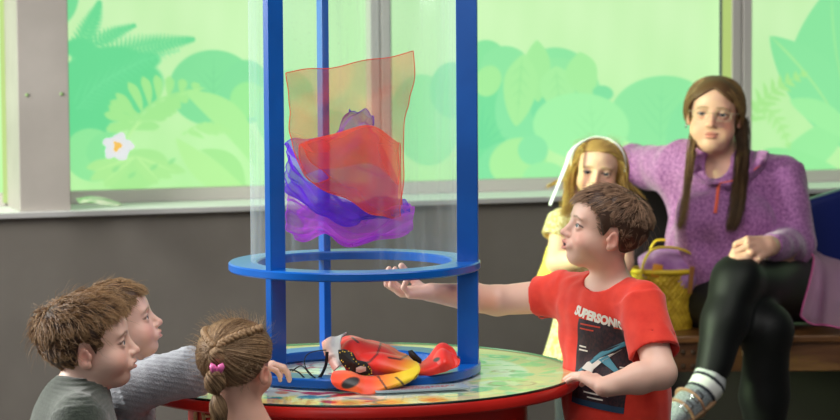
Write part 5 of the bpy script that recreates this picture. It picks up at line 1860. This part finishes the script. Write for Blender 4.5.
def blonde_girl():
    H = Head(P(598, 170, 8.15), (-.12, -1, -.03), (.11, 0, 1), .985, gaze=(.05, 1, -.12))
    F_ = nrm(A([-.15, -1, 0])); R_ = frame(F_)[:, 0]
    nb = P(597, 207, 8.18); ch, be, pe = P(594, 240, 8.19), P(592, 290, 8.19), P(592, 330, 8.19)
    shR, shL = P(563, 222, 8.19), P(624, 224, 8.17)
    elR, wrR = P(557, 262, 8.12), P(590, 258, 7.99)
    elL, wrL = P(624, 262, 8.16), P(612, 300, 8.10)
    tor_ = [cap(ch, be, .088, .084, 'u', .03, F_, .76), cap(be, pe, .084, .094, 'u', .03, F_, .8), cap(shR, shL, .036, .036, 'u', .035), cap(nb, ch, .042, .06, 'u', .03)]
    body = H.prims() + neck(H, nb, .037, .042) + tor_ + arm(shR, elR, wrR, (.040, .034, .029, .021)) + arm(shL, elL, wrL, (.037, .030, .026, .019))
    body += hand(wrR, (.9, -.1, .15), (0, .9, .2), .115, .35, (.6, .4), True) + hand(wrL, (0, -.1, -1), (.9, 0, 0), .11, .35, (.6, .4), False)
    o = person('person', body, .0026, lambda X: H.colour(X, lin_rgb(234, 188, 160), (206, 116, 108), (156, 120, 80), .6, .5),
               'child with long blonde hair and a white headband in a yellow dress', (pe[0], pe[1], 0), lo=(-9, -9, pe[2] - .05))
    H.eyes(o, lin(70, 84, 96))
    def mk(q): return zl_long(q[:, 1]) - q[:, 2]
    c1, c2 = (160, 118, 50), (240, 206, 118)
    roots = H.scalp(1700, lambda q: mk(q) < -.003, 41)
    def comb(p):
        s = np.where(p[:, :1] >= 0.004, 1, -1)
        return np.concatenate([s * 1.1 + 0 * p[:, :1], -.15 - .5 * (p[:, 1:2] > .03), -.75 + 0 * p[:, :1]], 1)
    pa = grow_hair(H, roots, comb, lambda p: .10 + .06 * np.abs(p[:, 0]) / .07, 9, .14, .06, .5, 90, .006, .5, 5)
    parts = [(pa, .0014, c1, c2, None)]
    for s_ in (-1, 1):
        gd = A([[s_ * .060, .030, .045], [s_ * .082, .022, .0], [s_ * .088, .018, -.05], [s_ * .088, .020, -.11], [s_ * .092, .030, -.155]])
        parts.append((curtain(H, 0, gd, 7 + s_, 300, ([.012, .0, 0], [0, .024, 0]), .0013), .0013, c1, c2, None))
        gd2 = gd + A([-s_ * .004, -.045, 0]); parts.append((curtain(H, 0, gd2, 17 + s_, 300, ([.012, .0, 0], [0, .030, 0]), .0013), .0013, c1, c2, None))
    gd = A([[0, -.085, .05], [0, -.106, 0], [0, -.108, -.06], [0, -.105, -.14]])
    parts.append((curtain(H, 0, gd, 29, 420, ([.07, .0, 0], [0, .012, 0]), .0013), .0013, c1, c2, None))
    fl = H.scalp(90, lambda q: (mk(q) < -.005) & (q[:, 2] > .03), 45)
    parts.append((grow_hair(H, fl, comb, lambda p: np.full(len(p), .06), 6, .9, .4, 0, 1, .01, .1, 8), .0004, c1, c2, None))
    hob = hair_obj('hair', H, parts, o, hair_shell(H, mk, .007, 42, .001, 120), (176, 138, 78))
    wh = fabric('white_ribbon', lin(236, 240, 238), lin(250, 252, 250), 30, .6, .1, 200)
    m = MB(); arc = []
    for a in np.linspace(-1.75, 1.75, 40):
        q = A([.0860 * math.sin(a), .030 - .012 * math.cos(a), .022 + .0855 * math.cos(a)]); arc.append(H.w(q))
    m.tube(arc, .0085, 8, flat=.35); m.build('headband', wh, o)
    m = MB(); tail = catmull([H.w((.052, .030, .094)), P(572, 150, 8.08), P(565, 168, 8.06), P(557, 188, 8.06), P(550, 205, 8.07)], 30)
    m.tube(tail, list(np.interp(np.linspace(0, 1, 30), [0, .3, 1], [.007, .009, .007])), 8, flat=.3); m.build('ribbon', wh, o)
    dr = principled('yellow_floral_cotton', lin(232, 214, 140), .85, Sheen_Weight=.2)
    noise_color(dr, lin(196, 172, 104), lin(226, 214, 172), 85, 2, .42, .58, bump=.15)
    hem = P(592, 358, 8.19)[2]
    s1, h1 = sleeve(shR, P(556, 238, 8.165), .050, .047, .043, .03); s2, h2 = sleeve(shL, P(625, 240, 8.165), .048, .045, .040, .03)
    sk = [cyl(A([pe[0], pe[1], hem]), be + A([0, 0, .03]), .165, .090, 'u', .03, F_, .8)]
    sh = grow(tor_[:3], .010) + sk + s1 + s2 + [ell(nb + A([0, -.01, .018]), (.056, .055, .05), None, 's', .006), h1, h2]
    f0 = sines(44, .003, 40)
    def post(X):
        a = np.arctan2(X[:, 1] - pe[1], X[:, 0] - pe[0]); dn = np.clip((be[2] - X[:, 2]) / .3, 0, 1)
        return f0(X) + .010 * dn * np.sin(a * 13 + 2 * np.sin(a * 3)) + np.where(X[:, 2] < hem, .05, 0)
    V, F = surface(sh, .0045, post=post); mesh_np('dress', V, F, dr, o)
    yl = fabric('bright_yellow_cloth', lin(244, 204, 60), lin(252, 222, 96), 30, .7, .1, 200)
    c_, S = cloth('shoulder_cape', [[(556, 236, 8.23), (552, 240, 8.20), (556, 244, 8.16), (561, 248, 8.13)], [(550, 252, 8.25), (544, 256, 8.21), (548, 260, 8.15), (556, 264, 8.12)],
                   [(545, 270, 8.26), (538, 276, 8.21), (543, 280, 8.15), (552, 284, 8.12)], [(542, 292, 8.26), (534, 298, 8.21), (539, 304, 8.15), (546, 308, 8.13)]], yl, 40, 40, .004, 40, 9, .005, o)
    c_.location = Vector(c_.location)
    lower_body(o, A([pe[0], pe[1], .52]), F_, hem + .06, fabric('dark_leggings', lin(22, 28, 34), lin(30, 36, 44), 60), principled('black_shoe', lin(36, 36, 40), .5), w=.058, legr=(.066, .052, .042), name='leggings')
    return o


# ------------------------------------------------------------------ seated woman
def woman():
    H = Head(P(714.5, 112.5, 8.45), (-.20, -1, .02), (.07, 0, 1), 1.13, 'adult', gaze=(.10, 1, -.05))
    F_ = nrm(A([-.16, -1, 0])); fr = frame(F_); R_ = fr[:, 0]
    nb = P(722, 163, 8.53)
    ch, be, pe = P(726, 204, 8.52), P(728, 262, 8.49), P(738, 296, 8.55)
    shR, shL = P(677, 168, 8.56), P(776, 182, 8.50)
    elR, wrR = P(634, 163, 8.74), P(592, 176, 8.62)
    elL, wrL = P(793, 246, 8.40), P(768, 246, 8.06)
    hipL, knL, anL = P(803, 287, 8.50), P(737, 281, 8.02), P(707, 386, 7.90)
    hipR, knR, anR = P(702, 294, 8.52), P(765, 329, 8.04), P(764, 500, 8.10)
    tor_ = [cap(ch, be, .165, .185, 'u', .05, F_, .74), cap(be, pe, .185, .18, 'u', .05, F_, .85), cap(shR, shL, .062, .062, 'u', .06), cap(nb, ch, .07, .11, 'u', .05),
            ell(P(702, 222, 8.40), (.085, .075, .08), fr, 'u', .04), ell(P(746, 224, 8.40), (.085, .075, .08), fr, 'u', .04)]
    legs = [cap(hipL, knL, .098, .074, 'u', .03), cap(knL, knL * .6 + anL * .4, .070, .066, 'u', .03), cap(knL * .6 + anL * .4, anL, .066, .040, 'u', .03),
            cap(hipR, knR, .098, .076, 'u', .03), cap(knR, knR * .6 + anR * .4, .072, .068, 'u', .03), cap(knR * .6 + anR * .4, anR, .068, .042, 'u', .03), cap(hipL, hipR, .105, .105, 'u', .04)]
    toe = P(672, 421, 7.80); ft = nrm(toe - anL)
    foot = [cap(anL, anL + ft * .12, .042, .036, 'u', .03), cap(anL + ft * .10, toe, .036, .024, 'u', .03)]
    footR = [cap(A([anR[0], anR[1], .07]), A([anR[0] - .03, anR[1] - .17, .03]), .040, .026, 'u', .03)]
    hl = hand(wrL, (-.62, -.55, -.05), (-.35, .55, -.35), .185, [[.9, 1.25, .9]] * 4, (.15, .55), False, .03, .55, .028)
    hr = hand(wrR, (-.8, -.5, -.4), (.2, -.7, -.6), .18, .4, (.6, .4), True)
    body = H.prims() + neck(H, nb, .052, .058) + tor_ + arm(shR, elR, wrR, (.055, .045, .040, .028)) + arm(shL, elL, wrL, (.055, .047, .042, .029)) + hl + hr + legs + foot + footR
    o = person('person', body, .0030, lambda X: H.colour(X, lin_rgb(226, 176, 150), (188, 104, 98), (120, 88, 58), .65, .55, (50, 38, 32)),
               'woman with glasses and long hair seated in a purple quarter-zip fleece and black leggings', (pe[0], pe[1], 0))
    H.eyes(o, lin(84, 96, 96))
    # hair: centre parting, swept back, two long tresses in front
    def zl(y): return np.interp(y, [-.11, -.05, -.02, .0, .014, .030, .050, .085], [-.080, -.080, -.08, -.050, -.004, .038, .064, .072])
    def mk(q): return zl(q[:, 1]) - q[:, 2] - .66 * np.clip(np.abs(q[:, 0]) - .003, 0, .05) * (q[:, 1] > .0)
    c1, c2 = (92, 66, 42), (176, 140, 88)
    roots = H.scalp(2000, lambda q: mk(q) < -.003, 51)
    def comb(p):
        s = np.where(p[:, :1] >= 0.002, 1, -1)
        return np.concatenate([s * np.clip(1.2 - 22 * np.clip(np.abs(p[:, :1]) - .03, 0, 1), -.1, 2), -.45 + 0 * p[:, :1], -.75 + 0 * p[:, :1]], 1)
    pa = grow_hair(H, roots, comb, lambda p: .095 + 0 * p[:, 0], 9, .10, .05, .5, 80, .0078, .6, 6)
    parts = [(pa, .0014, c1, c2, None)]
    l = lambda *p: H.l(P(*p)[None])[0]
    tA = [l(697, 118, 8.42), l(693, 140, 8.41), l(690, 165, 8.38), l(686, 192, 8.33), l(683, 215, 8.30), l(680, 230, 8.30)]
    tB = [l(742, 120, 8.46), l(743, 145, 8.45), l(742, 168, 8.39), l(739, 192, 8.31), l(736, 214, 8.27), l(731, 230, 8.27)]
    tC = [l(752, 150, 8.50), l(760, 162, 8.48), l(766, 176, 8.44)]
    parts.append((curtain(H, 0, A(tA), 61, 90, ([.0050, 0, 0], [0, .007, 0]), .0014, 16), .0014, c1, c2, None))
    cB1, cB2 = (46, 32, 22), (112, 84, 54)
    parts.append((curtain(H, 0, A(tB), 62, 380, ([.019, 0, 0], [0, .014, 0]), .0014, 16), .0014, cB1, cB2, None))
    parts.append((curtain(H, 0, A([[0, -.08, .05], [0, -.11, 0], [0, -.115, -.08], [0, -.11, -.16]]), 64, 380, ([.065, 0, 0], [0, .012, 0]), .0014, 12), .0014, c1, c2, None))
    hair_obj('hair', H, parts, o, hair_shell(H, mk, .0085, 52, .0008, 110, .0032), (98, 70, 44))
    # glasses
    gm_ = principled('clear_frame', lin(196, 180, 150), .25, Metallic=.3)
    gl = empty('glasses', o.location); gl.parent = o; gl.matrix_parent_inverse = Matrix.Translation(-o.location)
    for s_ in (-1, 1):
        m = MB(); pts = []
        for a in np.linspace(0, 6.2832, 40):
            ca, sa = math.cos(a), math.sin(a)
            x_ = .0225 * abs(ca) ** .7 * np.sign(ca); z_ = .0150 * abs(sa) ** .75 * np.sign(sa)
            pts.append(H.w((s_ * .0315 + x_, .0885 - .25 * abs(.0315 + s_ * x_ * s_) ** 1.0 * .35 - .3 * max(0, abs(s_ * .0315 + x_) - .03) , -.006 + z_)))
        m.tube(pts, .0012, 6, False); m.build('rim', gm_, gl)
        m = MB(); m.tube([H.w((s_ * .054, .076, .001)), H.w((s_ * .071, .050, .002)), H.w((s_ * .078, .0, .004)), H.w((s_ * .079, -.014, -.006))], .0014, 6); m.build('temple', gm_, gl)
    m = MB(); m.tube([H.w((-.010, .0905, -.002)), H.w((0, .094, .001)), H.w((.010, .0905, -.002))], .0012, 6); m.build('bridge', gm_, gl)
    # earring
    m = MB(); e_ = H.w((.080, -.004, -.044)); m.tube([e_ + .007 * A([0.3 * math.cos(a), math.cos(a), math.sin(a)]) for a in np.linspace(0, 6.28, 20)], .0011, 6, False); m.build('earring', principled('silver', lin(210, 210, 214), .2, Metallic=1), o)
    m = MB(); rg = hl[10]['c'] if len(hl) > 10 else wrL
    # fleece
    fl = principled('purple_heather_fleece', lin(150, 88, 158), .9, Sheen_Weight=.35)
    noise_color(fl, lin(138, 80, 138), lin(188, 126, 182), 120, 6, .36, .64, bump=.25, bscale=160)
    sR1, _q = sleeve(shR, elR, .080, .064, .03, 0); sR2, hR = sleeve(elR, wrR, .064, .045, .036, .03)
    sL1, _q = sleeve(shL, elL, .083, .074, .03, 0); sL2, hL = sleeve(elL, wrL + (wrL - elL) * .0, .072, .044, .036, .03)
    sh = grow(tor_, .016) + sR1 + sR2 + sL1 + sL2 + [cap(elR, elR, .063, .063), cap(elL, elL, .073, .073)]
    hemz = BZ + .06
    sh += [cap(nb + A([0, -.012, -.03]), H.w((0, -.022, -.075)), .066, .062, 's', .008), ell(P(716.5, 165, 8.44), (.050, .080, .062), None, 's', .01), hR, hL]
    sh += [pln((0, 0, hemz), (0, 0, -1))]
    w1 = sines(54, .0105, 21, 6, (1, 1, .7)); w2 = sines(55, .0045, 52, 6)
    V, F = surface(sh, .0050, post=lambda X: w1(X) + w2(X)); s = mesh_np('fleece', V, F, fl, o)
    # turned-down collar and the orange zip
    zp = fabric('coral_zip', lin(240, 92, 70), lin(250, 110, 84), 60, .6, .1, 300)
    bv = bvh_of(s)
    def onf(px, py, lift=.004):
        d = nrm(P(px, py, 5) - CAMP); h = bv.ray_cast(Vector(CAMP), Vector(d))
        return (A(h[0]) if h[0] is not None else P(px, py, 8.35)) - d * lift
    m = MB(); m.tube([onf(x, y, .003) for x, y in ((719, 183), (718, 190), (717, 198), (716, 206), (715, 213))], .0065, 8, flat=.4); m.build('zip', zp, s)
    col_f = fl
    for pts_in, pts_out in (([(719, 184), (711, 176), (700, 165), (696, 152)], [(709, 186), (698, 178), (688, 168), (686, 154)]), ([(720, 184), (732, 180), (750, 168), (756, 152)], [(727, 190), (744, 184), (764, 167), (768, 152)])):
        a = [onf(x, y, .026) for x, y in pts_in]; b = [onf(x, y, .008) for x, y in pts_out]; mid = [(p + q) / 2 + A([0, -.016, .006]) for p, q in zip(a, b)]
        S = surf_net([a, mid, b], 18, 30)
        c_ = mesh_np('collar', S.reshape(-1, 3), grid_faces(18, 30), col_f, s); md = c_.modifiers.new('thickness', 'SOLIDIFY'); md.thickness = .008; md.offset = 0
    m = MB(); m.tube(catmull([onf(x, y, .034) for x, y in ((720, 183), (733, 180.5), (746, 175), (756, 168), (763, 163))], 30), .0050, 8, flat=.5); m.build('zip', zp, s)
    # leggings
    pm = principled('black_leggings', lin(9, 11, 10), .55, Sheen_Weight=.05, Specular_IOR_Level=.25)
    pl_ = grow(legs, .006) + [cap(be * .2 + pe * .8, pe, .17, .17, 'u', .05, F_, .85)]
    tA_ = nrm(anL - knL); tB_ = nrm(anR - knR)
    cutA = knL + (anL - knL) * .90; cutB = knR + (anR - knR) * .93
    wl_ = sines(57, .003, 34, 5); 
    def cutf(X):
        da = (X - cutA) @ tA_; db = (X - cutB) @ tB_
        na_ = np.linalg.norm(X - cutA, axis=1) < .14; nb_ = np.linalg.norm(X - cutB, axis=1) < .14
        return np.where(na_, da, np.where(nb_, db, -1.0))
    pl_.append(fld(cutf, 'i', .003))
    V, F = surface(pl_, .0050, post=wl_); mesh_np('leggings', V, F, pm, o)
    # sock (grey heather with a white band between two dark stripes) and sandal
    sock = [cap(cutA - tA_ * .03, anL, .050, .0465, 'u', .02), cap(anL, anL + ft * .12, .0465, .041, 'u', .03), cap(anL + ft * .10, toe, .041, .029, 'u', .03), pln(cutA - tA_ * .02, -tA_)]
    V, F = surface(sock, .0035, post=sines(58, .0012, 80))
    ta = (V - cutA) @ nrm(anL + ft * .05 - cutA)
    g = np.random.default_rng(2)
    C = lin_np(A([150., 158, 160])[None] * g.uniform(.72, 1.18, (len(V), 1)))
    C[(ta > .020) & (ta < .031)] = lin_np(A([30., 34, 44])); C[(ta >= .031) & (ta < .064)] = lin_np(A([226., 228, 222])); C[(ta >= .064) & (ta < .075)] = lin_np(A([34., 38, 48]))
    C[ta <= .020] = lin_np(A([196., 200, 198]))
    sm = principled('knit_sock', (.5, .5, .5), .9); attr_color(sm); mesh_np('sock', V, F, sm, o, True, C)
    tan = principled('tan_strap', lin(168, 128, 100), .55); sil = principled('silver_buckle', lin(220, 222, 224), .2, Metallic=1)
    sd_ = empty('sandal', o.location); sd_.parent = o; sd_.matrix_parent_inverse = Matrix.Translation(-o.location)
    dn = nrm(np.cross(ft, A([0, 1, 0]))); dn = dn if dn[2] < 0 else -dn
    sl = [cap(anL + ft * .05 + dn * .046, toe + dn * .030 + ft * .02, .036, .036, 'u', .02, dn, .30)]
    V, F = surface(sl, .004); mesh_np('sole', V, F, principled('cork_sole', lin(150, 116, 84), .7), sd_)
    for t_, r_ in ((.085, .0475), (.135, .0440)):
        c = anL + ft * t_; f3 = frame(ft); m = MB()
        m.tube([c + r_ * (f3[:, 0] * math.cos(a) + f3[:, 2] * math.sin(a)) for a in np.linspace(0, 6.2832, 40)], .0125, 8, False, flat=.3)
        m.build('strap', tan, sd_)
        vdir = nrm(CAMP - c); vdir = nrm(vdir - ft * (vdir @ ft) + A([.25, 0, .2])); vdir = nrm(vdir - ft * (vdir @ ft)); w3 = np.cross(ft, vdir); m = MB()
        cc = c + vdir * (r_ + .004)
        m.tube([cc + ft * .017 * x_ + w3 * .013 * y_ for x_, y_ in ((-1, -1), (1, -1), (1, 1), (-1, 1), (-1, -1))], .0028, 6); m.build('buckle', sil, sd_)
    ftr = [ell(A([anR[0] - .015, anR[1] - .07, .035]), (.05, .13, .035), frame(A([-.15, -1, 0])), 'u', .02), pln((0, 0, .002), (0, 0, -1))]
    V, F = surface(ftr, .006); mesh_np('shoe', V, F, tan, o)
    m = MB(); rp = (A(hl[5]['c']) if False else None)
    return o
import time as _t
for fn in (red_boy, green_boy, grey_boy, braid_girl, blonde_girl, woman):
    _s = _t.time(); fn(); print('BUILT', fn.__name__, round(_t.time() - _s, 1))
